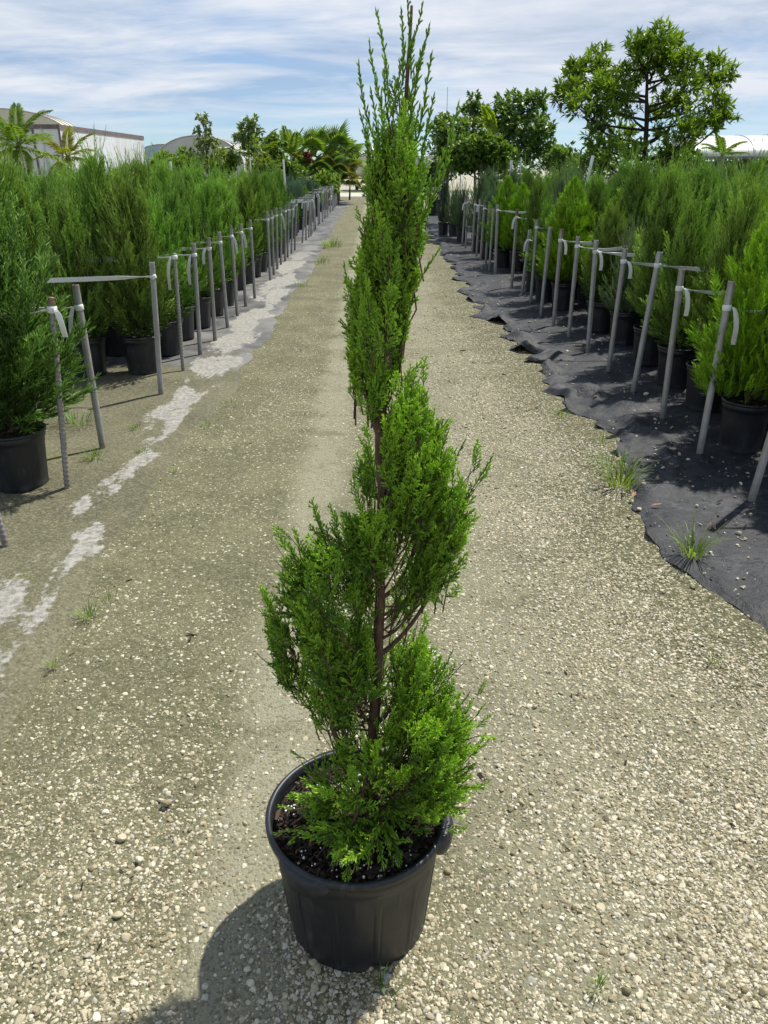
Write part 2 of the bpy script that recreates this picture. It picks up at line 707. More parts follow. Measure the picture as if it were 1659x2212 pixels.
def simple(name, col, rough=0.6, metal=0.0, var=0.25, scale=20, spec=0.5, bump=0.0):
    t = NT(name)
    v = t.coord('Object')
    n = t.noise(scale, 5, 0.6, v)
    lo = tuple(x * (1 - var) for x in col)
    hi = tuple(min(1, x * (1 + var)) for x in col)
    c = t.ramp(n, [(0.3, lo), (0.7, hi)])
    return t.done(t.bsdf(c, rough, metal, nrm=t.bump(n, bump, 0.005) if bump else None, spec=spec))


def inst_mat(name, stops, rough=0.75, scale=90, bump=0.4):
    """colour from the per-piece random, used on scattered pieces"""
    t = NT(name)
    c = t.ramp(t.rand(), stops)
    n = t.noise(scale, 4, 0.6, t.coord('Object'))
    c = t.mix(0.35, c, t.ramp(n, [(0.3, (0.55, 0.55, 0.55)), (0.7, (1.2, 1.2, 1.2))]), 'MULTIPLY')
    return t.done(t.bsdf(c, rough, nrm=t.bump(n, bump, 0.003), spec=0.3))


M['pebble'] = inst_mat('limestone_pebble', [(0.0, (0.1344, 0.1145, 0.0659)), (0.25, (0.2778, 0.2396, 0.1505)), (0.6, (0.4122, 0.3655, 0.2538)), (0.85, (0.5555, 0.5152, 0.4060)), (1.0, (0.2688, 0.2554, 0.2200))], scale=1.5)
M['perlite'] = simple('perlite', (0.75, 0.74, 0.72), 0.8, var=0.1)
M['chip'] = inst_mat('bark_chip', [(0.0, (0.010, 0.007, 0.005)), (0.7, (0.035, 0.024, 0.016)), (1.0, (0.13, 0.088, 0.055))], 0.85, 2)
M['dead_leaf'] = simple('dead_leaf', (0.24, 0.13, 0.07), 0.8, var=0.4)


def galv(name, a, b, rough):
    t = NT(name)
    v = t.coord('Object')
    n = t.noise(16, 6, 0.65, v)
    s = t.noise(90, 3, 0.5, t.coord('Object', (1, 1, 0.15)))
    c = t.mix(t.ramp(s, [(0.4, 0.0), (0.75, 0.45)]), t.ramp(n, [(0.3, a), (0.7, b)]), (0.19, 0.17, 0.14))
    r = t.rand()
    c = t.mix(t.math('MULTIPLY', r, 0.35), c, (0.27, 0.22, 0.165))
    z = t.xyz(v)[2]
    c = t.mix(t.math('MULTIPLY', t.smooth(t.math('ADD', z, t.math('MULTIPLY', n, 0.12)), 0.16, 0.05), 0.6), c, (0.15, 0.12, 0.08))
    c = t.mix(t.math('MULTIPLY', t.smooth(t.math('ADD', z, t.math('MULTIPLY', s, 0.06)), 0.90, 0.98), t.smooth(r, 0.3, 0.7)), c, (0.20, 0.13, 0.085))
    return t.done(t.bsdf(c, rough, 0.35, nrm=t.bump(s, 0.15, 0.002)))


M['pipe'] = galv('galvanised_pipe', (0.27, 0.285, 0.305), (0.44, 0.45, 0.455), 0.45)
M['rebar'] = galv('ribbed_steel_rod', (0.22, 0.22, 0.235), (0.38, 0.37, 0.37), 0.55)
M['rust'] = simple('rusty_pipe_end', (0.16, 0.085, 0.05), 0.9, var=0.5, scale=60)
M['tape'] = simple('white_plastic_tape', (0.66, 0.66, 0.64), 0.4, var=0.06, scale=30)
M['pvc'] = simple('white_pvc', (0.72, 0.73, 0.73), 0.45, var=0.12, scale=8)
M['white_paint'] = None


def trailer_mat():
    t = NT('stained_white_trailer_panel')
    v = t.coord('Object')
    st = t.noise(0.9, 6, 0.7, t.coord('Object', (1, 1.2, 0.25)))
    n = t.noise(0.35, 4, 0.6, v)
    c = t.mix(t.ramp(st, [(0.42, 0.0), (0.72, 0.7)]), (0.52, 0.54, 0.56), (0.36, 0.36, 0.36))
    c = t.mix(t.ramp(n, [(0.5, 0.0), (0.75, 0.5)]), c, (0.58, 0.565, 0.53))
    return t.done(t.bsdf(c, 0.5))


M['trailer'] = trailer_mat()
M['trim'] = simple('weathered_dark_trim', (0.11, 0.085, 0.085), 0.7, var=0.4, scale=3)
M['poly'] = simple('greenhouse_film', (0.40, 0.40, 0.385), 0.45, var=0.12, scale=0.6)
M['poly_cream'] = simple('aged_cream_film', (0.50, 0.47, 0.36), 0.5, var=0.12, scale=0.5)
M['poly_blue'] = simple('bluish_film', (0.30, 0.38, 0.50), 0.3, var=0.15, scale=0.5)
M['steel_dark'] = simple('dark_steel', (0.10, 0.10, 0.10), 0.6, 0.3, scale=3)
M['bow'] = simple('steel_bow', (0.36, 0.36, 0.36), 0.5, 0.2, scale=3)
M['hull'] = simple('boat_gelcoat', (0.52, 0.49, 0.42), 0.35, var=0.06, scale=1)
M['rubber'] = simple('tyre_rubber', (0.02, 0.02, 0.02), 0.8)
M['concrete'] = simple('pale_concrete', (0.36, 0.35, 0.32), 0.85, var=0.15, scale=1.0)


# ---- ground materials
def path_mat():
    t = NT('silty_limestone_gravel')
    v = t.coord('Object')
    x, y, z = t.xyz(v)
    big = t.noise(0.55, 4, 0.55, v)
    med = t.noise(2.6, 5, 0.6, v, 0.4)
    fine = t.noise(34, 5, 0.65, v)
    grit = t.noise(190, 3, 0.7, v)
    # silt, olive where it stays damp, pale where tyres polish it
    silt = t.mix(t.smooth(med, 0.38, 0.66), (0.0722, 0.0718, 0.0368), (0.1203, 0.1167, 0.0645))
    silt = t.mix(t.math('MULTIPLY', t.smooth(big, 0.45, 0.7), 0.5), silt, (0.0682, 0.0694, 0.0384))
    xw = t.math('ADD', x, t.math('MULTIPLY', t.math('SUBTRACT', med, 0.5), 0.22))
    tr1 = t.math('SUBTRACT', 1.0, t.smooth(t.math('ABSOLUTE', t.math('ADD', xw, 0.27)), 0.05, 0.20))
    tr2 = t.math('SUBTRACT', 1.0, t.smooth(t.math('ABSOLUTE', t.math('SUBTRACT', xw, 0.42)), 0.08, 0.36))
    track = t.math('MULTIPLY', t.math('MAXIMUM', tr1, t.math('MULTIPLY', tr2, 0.6)), t.smooth(med, 0.25, 0.5))
    silt = t.mix(t.math('MULTIPLY', track, 0.9), silt, (0.2406, 0.2311, 0.1687))
    silt = t.mix(t.math('MULTIPLY', t.smooth(xw, 0.1, 0.9), 0.22), silt, (0.2592, 0.2551, 0.1938))
    # mossy dark verge along the right-hand mat
    va = t.n.new('ShaderNodeAttribute')
    va.attribute_name = 'tint'
    verge = t.math('MULTIPLY', t.smooth(t.math('ADD', t.xyz(va.outputs['Color'])[0], t.math('MULTIPLY', t.noise(3.5, 6, 0.65, v, 0.4), 0.9)), 0.74, 0.96), 0.92)
    silt = t.mix(verge, silt, (0.0361, 0.0367, 0.0122))
    silt = t.mix(t.math('MULTIPLY', t.smooth(fine, 0.35, 0.75), 0.5), silt, (0.2004, 0.1877, 0.1151))
    sp = t.xyz(t.voronoi(150, v, out='Color'))
    silt = t.mix(t.math('MULTIPLY', t.smooth(sp[0], 0.55, 0.95), 0.55), silt, (0.2406, 0.2286, 0.1534))
    silt = t.mix(t.math('MULTIPLY', t.smooth(sp[1], 0.6, 0.95), 0.5), silt, (0.0481, 0.0474, 0.0261))
    # embedded stone
    vd = t.voronoi(82, v, rand=1.0)
    vc = t.voronoi(82, v, out='Color')
    vr = t.xyz(vc)
    stone_on = t.math('LESS_THAN', vd, t.math('MULTIPLY', vr[0], 0.62))
    dens = t.math('ADD', t.math('MULTIPLY', t.smooth(xw, -0.9, 1.0), 0.7), 0.22)
    dens = t.math('MULTIPLY', dens, t.math('SUBTRACT', 1.0, t.math('MULTIPLY', track, 0.75)))
    dens = t.math('MULTIPLY', dens, t.math('ADD', t.smooth(med, 0.3, 0.6), 0.25))
    on = t.math('MULTIPLY', stone_on, t.math('LESS_THAN', vr[1], t.math('MULTIPLY', dens, 1.25)))
    scol = t.ramp(vr[2], [(0.0, (0.1603, 0.1470, 0.0844)), (0.4, (0.3046, 0.2816, 0.1802)), (0.8, (0.4169, 0.3918, 0.2838)), (1.0, (0.4972, 0.4898, 0.3988))])
    c = t.mix(on, silt, scol)
    c = t.mix(t.math('MULTIPLY', grit, 0.3), c, t.mix(0.5, c, (0.1203, 0.1143, 0.0691)))
    h = t.math('ADD', t.math('MULTIPLY', on, t.math('SUBTRACT', 0.6, vd)), t.math('MULTIPLY', fine, 0.55))
    h = t.math('ADD', h, t.math('MULTIPLY', grit, 0.28))
    h = t.math('ADD', h, t.math('MULTIPLY', t.voronoi(150, v), -0.4))
    return t.done(t.bsdf(c, 0.9, nrm=t.bump(h, 0.85, 0.009), spec=0.2))


def left_mat_mat():
    t = NT('silted_grey_ground_cloth')
    v = t.coord('Object')
    x, y, z = t.xyz(v)
    med = t.noise(1.5, 6, 0.6, v, 0.5)
    edge = t.noise(2.4, 9, 0.60, t.coord('Object', (1.0, 0.42, 1.0)), 0.15)
    fine = t.noise(40, 4, 0.6, v)
    weave = t.noise(260, 2, 0.5, v)
    cloth = t.mix(t.smooth(med, 0.35, 0.65), (0.0494, 0.0505, 0.0531), (0.1514, 0.1486, 0.1408))
    lime = t.mix(t.smooth(fine, 0.3, 0.7), (0.1594, 0.1541, 0.1345), (0.3029, 0.2940, 0.2659))
    silt = t.mix(t.smooth(med, 0.35, 0.65), (0.0678, 0.0656, 0.0360), (0.1116, 0.1059, 0.0610))
    silt = t.mix(t.smooth(t.noise(3.2, 5, 0.6, v, 0.5), 0.62, 0.74), silt, (0.1036, 0.1107, 0.0156))
    silt = t.mix(t.math('MULTIPLY', t.smooth(fine, 0.45, 0.75), 0.4), silt, (0.1993, 0.1857, 0.1251))
    sp = t.xyz(t.voronoi(120, v, out='Color'))
    silt = t.mix(t.math('MULTIPLY', t.smooth(sp[0], 0.6, 0.95), 0.5), silt, (0.2153, 0.2016, 0.1408))
    silt = t.mix(t.math('MULTIPLY', t.smooth(sp[1], 0.6, 0.95), 0.5), silt, (0.0399, 0.0395, 0.0219))
    # a bleached band of cloth lies bare just outside the posts, the farther the barer
    band = t.math('SUBTRACT', 1.0, t.smooth(t.math('ABSOLUTE', t.math('ADD', x, 1.33)), 0.05, 0.34))
    far = t.smooth(y, 4.5, 8.5)
    limef = t.smooth(t.math('ADD', t.math('ADD', t.math('MULTIPLY', band, 0.197), t.math('MULTIPLY', far, 0.06)), t.math('ADD', edge, t.math('MULTIPLY', t.math('SUBTRACT', fine, 0.5), 0.10))), 0.670, 0.712)
    bare = t.smooth(t.math('ADD', edge, t.math('ADD', t.math('MULTIPLY', far, 0.42), t.math('MULTIPLY', band, 0.05))), 0.66, 0.76)
    c = t.mix(bare, silt, cloth)
    farther = t.smooth(y, 13.0, 20.0)
    c = t.mix(t.math('MULTIPLY', limef, t.math('SUBTRACT', 1.0, t.math('MULTIPLY', farther, 0.85))), c, lime)
    c = t.mix(t.math('MULTIPLY', farther, 0.75), c, t.mix(t.smooth(edge, 0.4, 0.6), (0.0478, 0.0490, 0.0547), (0.1196, 0.1186, 0.1173)))
    h = t.math('ADD', t.math('MULTIPLY', fine, 0.7), t.math('MULTIPLY', weave, 0.25))
    h = t.math('ADD', h, t.math('MULTIPLY', t.voronoi(120, v), t.math('MULTIPLY', t.math('SUBTRACT', 1.0, bare), -0.5)))
    return t.done(t.bsdf(c, 0.78, nrm=t.bump(h, 0.6, 0.007), spec=0.3))


def right_mat_mat():
    t = NT('black_woven_weed_mat')
    v = t.coord('Object')
    x, y, z = t.xyz(v)
    med = t.noise(2.2, 6, 0.65, v, 0.6)
    fine = t.noise(30, 5, 0.65, v)
    wx = t.math('SINE', t.math('MULTIPLY', x, 1500.0))
    wy = t.math('SINE', t.math('MULTIPLY', y, 1500.0))
    weave = t.math('MULTIPLY', wx, wy)
    c = t.mix(t.smooth(fine, 0.3, 0.7), (0.010, 0.0115, 0.0145), (0.026, 0.028, 0.034))
    dust = t.math('MULTIPLY', t.smooth(med, 0.52, 0.72), t.smooth(fine, 0.35, 0.65))
    c = t.mix(t.math('MULTIPLY', dust, 0.5), c, (0.13, 0.135, 0.15))
    mud = t.math('MULTIPLY', t.smooth(t.noise(1.3, 5, 0.6, v, 0.4), 0.57, 0.68), t.smooth(fine, 0.3, 0.7))
    c = t.mix(t.math('MULTIPLY', mud, 0.4), c, (0.13, 0.115, 0.075))
    lime = t.math('MULTIPLY', t.smooth(t.noise(2.9, 7, 0.72, v, 0.9), 0.655, 0.70), t.smooth(fine, 0.4, 0.6))
    c = t.mix(t.math('MULTIPLY', lime, 0.8), c, (0.46, 0.47, 0.50))
    crk = t.noise(9, 5, 0.7, v, 1.2)
    h = t.math('ADD', t.math('MULTIPLY', t.math('ADD', med, t.math('MULTIPLY', crk, 0.9)), 1.2), t.math('ADD', t.math('MULTIPLY', fine, 0.25), t.math('MULTIPLY', weave, 0.02)))
    return t.done(t.bsdf(c, t.ramp(fine, [(0.3, 0.5), (0.7, 0.68)]), nrm=t.bump(h, 0.6, 0.02), spec=0.28))


M['path'] = path_mat()
M['mat_left'] = left_mat_mat()
M['mat_right'] = right_mat_mat()
M['far_ground'] = simple('pale_sandy_ground', (0.28, 0.265, 0.20), 0.9, var=0.25, scale=0.4)
M['lawn'] = simple('far_lawn', (0.13, 0.15, 0.035), 0.9, var=0.35, scale=2.5, bump=0.5)

# ------------------------------------------------------------------ the ground
g = Geo().add([(-600, -20, -0.03), (600, -20, -0.03), (600, 1500, -0.03), (-600, 1500, -0.03)], q=[(0, 1, 2, 3)])
tag(g.obj('ground', M['far_ground']), kind='structure')


def grid_sheet(xs, ys, zf):
    X, Y = np.meshgrid(xs, ys)
    Z = zf(X, Y)
    nx, ny = len(xs), len(ys)
    i, j = np.meshgrid(np.arange(ny - 1), np.arange(nx - 1), indexing='ij')
    q = np.stack([i * nx + j, i * nx + j + 1, (i + 1) * nx + j + 1, (i + 1) * nx + j], -1).reshape(-1, 4)
    return np.stack([X, Y, Z], -1).reshape(-1, 3), q


ys = np.concatenate([np.arange(-1, 9, 0.06), np.arange(9, 47.5, 0.4)])


def path_z(X, Y):
    return 0.006 * wav(X, Y, 0.7, 5) + 0.0025 * wav(X, Y, 0.18, 6) + 0.0


PATH_V, PATH_Q = grid_sheet(np.arange(-3.2, 3.2001, 0.06), ys, path_z)

# left ground cloth, its border wandering along the path
ysl = np.concatenate([np.arange(0.4, 9, 0.06), np.arange(9, 40.2, 0.25)])


def left_edge(Y):
    e = np.interp(Y, [0.4, 3.0, 4.5, 6.5, 9.0, 14.0, 20.0, 40.0], [-1.05, -1.08, -1.10, -1.02, -0.98, -1.00, -1.05, -1.15])
    return e + 0.05 * wav(Y, Y * 0, 0.9, 21) + 0.025 * wav(Y, Y * 0, 0.25, 22)


nx = 60
u = np.concatenate([np.linspace(0, 0.22, 40), np.linspace(0.24, 1, 20)])
E_ = left_edge(ysl)
X = E_[:, None] - u[None, :] * 8.0
Y = np.repeat(ysl[:, None], nx, 1)
Z = np.maximum(path_z(X, Y), -0.02) + 0.010 - 0.014 * np.exp(-u[None, :] * 8.0 / 0.05) + 0.004 * wav(X, Y, 0.35, 23)
i, j = np.meshgrid(np.arange(len(ysl) - 1), np.arange(nx - 1), indexing='ij')
q = np.stack([i * nx + j, (i + 1) * nx + j, (i + 1) * nx + j + 1, i * nx + j + 1], -1).reshape(-1, 4)
tag(Geo().add(np.stack([X, Y, Z], -1).reshape(-1, 3), q=q).obj('ground_cloth_left', M['mat_left'], smooth=True), kind='structure')

# right weed mat with its torn, rucked edge
edge_px = [(1659, 1372), (1570, 1290), (1513, 1243), (1444, 1205), (1382, 1164), (1378, 1119), (1375, 1056), (1361, 980), (1333, 942),
           (1285, 912), (1250, 886), (1212, 851), (1185, 822), (1165, 790), (1160, 765), (1130, 745), (1085, 712), (1050, 675), (1026, 651),
           (1005, 618), (995, 600), (980, 575), (957, 545), (940, 520), (925, 490)]
ep = np.array([at_z(*p) for p in edge_px])
o_ = np.argsort(ep[:, 1])
ep = ep[o_]
ysr = np.concatenate([np.arange(1.2, 9.5, 0.03), np.arange(9.5, 28, 0.12)])


jr = np.random.default_rng(71)
JY = np.cumsum(jr.uniform(0.05, 0.32, 260))
JX = jr.normal(0, 0.055, 260) - 0.10 * (jr.random(260) < 0.14)


def right_edge(Y):
    e = np.interp(Y, np.concatenate([[0.5], ep[:, 1], [28]]), np.concatenate([[2.05], ep[:, 0], [ep[-1, 0] + 0.1]]))
    jag = np.interp(Y, JY, JX) + 0.02 * wav(Y, Y * 0, 0.16, 32) + 0.010 * wav(Y, Y * 0, 0.06, 44)
    return e + jag * np.interp(Y, [2.5, 4, 20], [0.35, 1.0, 1.3])


vg = np.exp(-np.maximum(right_edge(PATH_V[:, 1]) - PATH_V[:, 0], 0) / 0.42)
tag(Geo().add(PATH_V, q=PATH_Q, c=np.repeat(vg[:, None], 3, 1)).obj('gravel_path', M['path'], smooth=True, tint=True), kind='structure')

nx = 76
u = np.concatenate([np.linspace(0, 0.12, 44), np.linspace(0.125, 1, 32)])
E_ = right_edge(ysr)
D_ = u[None, :] * 8.0
X = E_[:, None] + D_ + 0.015 * wav(E_[:, None] + D_, Y[:1, :1] * 0 + ysr[:, None], 0.3, 37)
Y = np.repeat(ysr[:, None], nx, 1)
ruck = np.interp(ysr, [1.2, 3.0, 4.0, 4.6, 6.0, 9.0, 28], [0.4, 0.5, 0.6, 1.3, 1.2, 0.8, 0.5])[:, None]
fold = np.maximum(0, wav(X * 1.0, Y * 1.3, 0.26, 33)) ** 1.5 * np.exp(-D_ / 0.30) * 0.05 * ruck + np.abs(wav(X * 1.4, Y, 0.13, 43)) * np.exp(-D_ / 0.22) * 0.016 * ruck
lip = np.exp(-((D_ - 0.05 - 0.03 * wav(Y, X * 0, 0.4, 34)) / 0.028) ** 2) * 0.022 * np.maximum(0, 0.5 + wav(Y, X * 0, 0.5, 35)) * ruck
fold2 = np.exp(-((D_ - 0.22 - 0.07 * wav(Y, X * 0, 0.9, 38)) / 0.025) ** 2) * 0.026 * np.maximum(0, 0.2 + wav(Y, X * 0, 0.8, 39)) * ruck
Z = np.maximum(path_z(X, Y), -0.02) + 0.012 - 0.014 * np.exp(-D_ / 0.03) + fold + lip + fold2 + 0.006 * wav(X, Y, 0.5, 36) * (1 - np.exp(-D_ / 0.2)) + 0.0025 * wav(X, Y, 0.12, 40)
i, j = np.meshgrid(np.arange(len(ysr) - 1), np.arange(nx - 1), indexing='ij')
q = np.stack([i * nx + j, i * nx + j + 1, (i + 1) * nx + j + 1, (i + 1) * nx + j], -1).reshape(-1, 4)
tag(Geo().add(np.stack([X, Y, Z], -1).reshape(-1, 3), q=q).obj('weed_mat_right', M['mat_right'], smooth=True), kind='structure')

# far end: cross road, verge and lawn
g = Geo().add([(-60, 47.5, -0.012), (60, 47.5, -0.012), (60, 55, -0.012), (-60, 55, -0.012)], q=[(0, 1, 2, 3)])
tag(g.obj('cross_road', M['concrete']), kind='structure')
g = Geo().add([(-60, 55.0, -0.008), (60, 55.0, -0.008), (60, 61, -0.008), (-60, 61, -0.008)], q=[(0, 1, 2, 3)])
tag(g.obj('lawn_strip', M['lawn']), kind='structure')

# ------------------------------------------------------------------ loose gravel (uncountable)
src = bpy.data.collections.new('pebble_shapes')


def pebble_mesh(sd, mat, flat=0.62, name='pebble'):
    gg = np.random.default_rng(sd)
    ph = (1 + 5 ** 0.5) / 2
    iv = norm(np.array([(-1, ph, 0), (1, ph, 0), (-1, -ph, 0), (1, -ph, 0), (0, -1, ph), (0, 1, ph), (0, -1, -ph), (0, 1, -ph), (ph, 0, -1), (ph, 0, 1), (-ph, 0, -1), (-ph, 0, 1)], float))
    it = [(0, 11, 5), (0, 5, 1), (0, 1, 7), (0, 7, 10), (0, 10, 11), (1, 5, 9), (5, 11, 4), (11, 10, 2), (10, 7, 6), (7, 1, 8), (3, 9, 4), (3, 4, 2), (3, 2, 6), (3, 6, 8), (3, 8, 9), (4, 9, 5), (2, 4, 11), (6, 2, 10), (8, 6, 7), (9, 8, 1)]
    # one subdivision for rounder stones
    vs, ts, mid = [tuple(a) for a in iv], [], {}

    def m_(a, b):
        k = (min(a, b), max(a, b))
        if k not in mid:
            p = norm((np.array(vs[a]) + np.array(vs[b])) / 2)
            vs.append(tuple(p))
            mid[k] = len(vs) - 1
        return mid[k]
    for a, b, c in it:
        ab, bc, ca = m_(a, b), m_(b, c), m_(c, a)
        ts += [(a, ab, ca), (b, bc, ab), (c, ca, bc), (ab, bc, ca)]
    vv = np.array(vs)
    for _ in range(7):      # chop facets
        nd = norm(gg.normal(size=3))
        lim = gg.uniform(0.55, 0.85)
        dd = vv @ nd
        vv = vv - np.outer(np.maximum(dd - lim, 0), nd)
    vv = vv * (1 + gg.normal(0, 0.03, (len(vv), 1))) * np.array([1, gg.uniform(0.65, 0.95), flat])
    return Geo().add(vv, t=ts).mesh(name, mat, smooth=False, tint=False)


for k in range(7):
    o = bpy.data.objects.new('pebble_shape', pebble_mesh(100 + k, M['pebble']))
    src.objects.link(o)


def scatter(name, P, rot, scl, coll, kind='stuff', parent=None, label=None, cat=None):
    me = bpy.data.meshes.new(name)
    me.vertices.add(len(P))
    me.vertices.foreach_set('co', np.asarray(P, np.float32).ravel())
    a = me.attributes.new('rot', 'FLOAT_VECTOR', 'POINT')
    a.data.foreach_set('vector', np.asarray(rot, np.float32).ravel())
    a = me.attributes.new('scl', 'FLOAT_VECTOR', 'POINT')
    a.data.foreach_set('vector', np.asarray(scl, np.float32).ravel())
    o = link(name, me, parent)
    tag(o, label, cat, None, kind)
    ng = bpy.data.node_groups.new(name + '_scatter', 'GeometryNodeTree')
    ng.interface.new_socket('Geometry', in_out='INPUT', socket_type='NodeSocketGeometry')
    ng.interface.new_socket('Geometry', in_out='OUTPUT', socket_type='NodeSocketGeometry')
    N, L = ng.nodes, ng.links
    gi, go = N.new('NodeGroupInput'), N.new('NodeGroupOutput')
    ci = N.new('GeometryNodeCollectionInfo')
    ci.inputs['Collection'].default_value = coll
    ci.inputs['Separate Children'].default_value = True
    ci.inputs['Reset Children'].default_value = True
    iop = N.new('GeometryNodeInstanceOnPoints')
    iop.inputs['Pick Instance'].default_value = True
    ri = N.new('FunctionNodeRandomValue')
    ri.data_type = 'INT'
    ri.inputs[4].default_value = 0
    ri.inputs[5].default_value = 50
    ar = N.new('GeometryNodeInputNamedAttribute')
    ar.data_type = 'FLOAT_VECTOR'
    ar.inputs[0].default_value = 'rot'
    asn = N.new('GeometryNodeInputNamedAttribute')
    asn.data_type = 'FLOAT_VECTOR'
    asn.inputs[0].default_value = 'scl'
    er = N.new('FunctionNodeEulerToRotation')
    L.new(gi.outputs[0], iop.inputs['Points'])
    L.new(ci.outputs[0], iop.inputs['Instance'])
    L.new(ri.outputs[2], iop.inputs['Instance Index'])
    L.new(ar.outputs[0], er.inputs[0])
    L.new(er.outputs[0], iop.inputs['Rotation'])
    L.new(asn.outputs[0], iop.inputs['Scale'])
    L.new(iop.outputs[0], go.inputs[0])
    mo = o.modifiers.new('scatter', 'NODES')
    mo.node_group = ng
    return o


def pebble_points(n):
    # more candidates close to the lens, where single stones can be told apart
    Yc = 0.75 + 8.6 * rng.random(n) ** 1.9
    Xc = rng.uniform(-2.4, 2.4, n)
    keep = np.abs(Xc) < 0.55 * Yc * 1.05 + 0.95
    keep &= Xc < right_edge(Yc) + 0.10
    keep &= Xc > left_edge(Yc) - 0.9
    med = wav(Xc, Yc, 0.55, 51)
    big = wav(Xc, Yc, 1.4, 52)
    xw = Xc + 0.06 * med
    track = np.maximum(np.exp(-((xw + 0.27) / 0.12) ** 2), 0.5 * np.exp(-((xw - 0.42) / 0.2) ** 2))
    d = 0.08 + 0.86 / (1 + np.exp(-(xw - 0.40) * 4.5)) + (0.10 + 0.12 * (xw > 0)) * med + 0.10 * big + 0.17 * np.clip((1.7 - Yc) / 0.8, 0, 1)
    d = d + 0.35 * np.exp(-((Xc + 0.62) / 0.35) ** 2 - ((Yc - 1.15) / 0.55) ** 2)
    d *= (1 - 0.85 * track)
    d *= 1 - 0.98 * np.exp(-(np.maximum(right_edge(Yc) - Xc, 0) / 0.38) ** 2) * (0.5 + 0.5 * np.tanh(2 * wav(Xc, Yc, 0.4, 55) + 1.2))
    d *= np.where(Xc < left_edge(Yc), 0.12, 1.0)
    d *= np.interp(Yc, [0, 4.5, 9.3], [1, 1, 0])
    keep &= rng.random(n) < np.clip(d, 0.0, 1)
    return Xc[keep], Yc[keep]


Xp, Yp_ = pebble_points(860000)
n = len(Xp)
print('pebbles', n)
size = np.where(rng.random(n) < 0.40 + 0.15 * (Xp > 0.3), np.exp(rng.normal(math.log(0.0047), 0.30, n)), np.exp(rng.normal(math.log(0.0023), 0.32, n)))
bigm = rng.random(n) < 0.018
size = np.where(bigm, size * rng.uniform(1.5, 2.6, n), size)
size = np.clip(size, 0.0014, 0.0115) * np.interp(Yp_, [1.5, 5, 9], [1.0, 1.05, 1.35])
Zp = path_z(Xp, Yp_) + size * rng.uniform(-0.38, 0.20, n)
rot = np.stack([rng.normal(0, 0.35, n), rng.normal(0, 0.35, n), rng.uniform(0, 6.28, n)], -1)
scatter('gravel', np.stack([Xp, Yp_, Zp], -1), rot, np.stack([size] * 3, -1) * rng.uniform(0.8, 1.25, (n, 3)), src)

# pale stones kicked onto the right mat
n = 900
Yc = 2.4 + 11 * rng.random(n) ** 1.5
Xc = right_edge(Yc) + 0.03 + np.abs(rng.normal(0, 0.45, n))
size = np.exp(rng.normal(math.log(0.0058), 0.5, n))
scatter('gravel_on_mat', np.stack([Xc, Yc, np.full(n, 0.016) + path_z(Xc, Yc) + size * 0.3], -1), np.stack([rng.normal(0, 0.4, n), rng.normal(0, 0.4, n), rng.uniform(0, 6, n)], -1),
        np.stack([size] * 3, -1), src)

lit = bpy.data.collections.new('litter_shapes')
for k in range(4):
    gl = Geo()
    r = np.random.default_rng(40 + k)
    vv = np.array([[sx, sy, sz] for sx in (-1, 1) for sy in (-1, 1) for sz in (-1, 1)], float) * [1, 0.25, 0.10] * (1 + r.normal(0, 0.3, (8, 3)))
    gl.add(vv, q=[(0, 1, 3, 2), (4, 6, 7, 5), (0, 4, 5, 1), (2, 3, 7, 6), (0, 2, 6, 4), (1, 5, 7, 3)])
    lit.objects.link(bpy.data.objects.new('litter_shape', gl.mesh('litter', M['chip'], False, False)))
n = 520
Yc = 1.0 + 9 * rng.random(n) ** 1.6
onm = rng.random(n) < 0.7
Xc = np.where(onm, right_edge(Yc) + rng.normal(0.2, 0.3, n), rng.uniform(-1.6, 1.2, n))
sz = np.exp(rng.normal(math.log(0.006), 0.5, n))
scatter('plant_litter', np.stack([Xc, Yc, path_z(Xc, Yc) + np.where(Xc > right_edge(Yc), 0.024, 0.004)], -1), np.stack([rng.normal(0, 0.3, n), rng.normal(0, 0.3, n), rng.uniform(0, 6, n)], -1), np.stack([sz] * 3, -1), lit)

# ------------------------------------------------------------------ pots
POT_H = 0.295


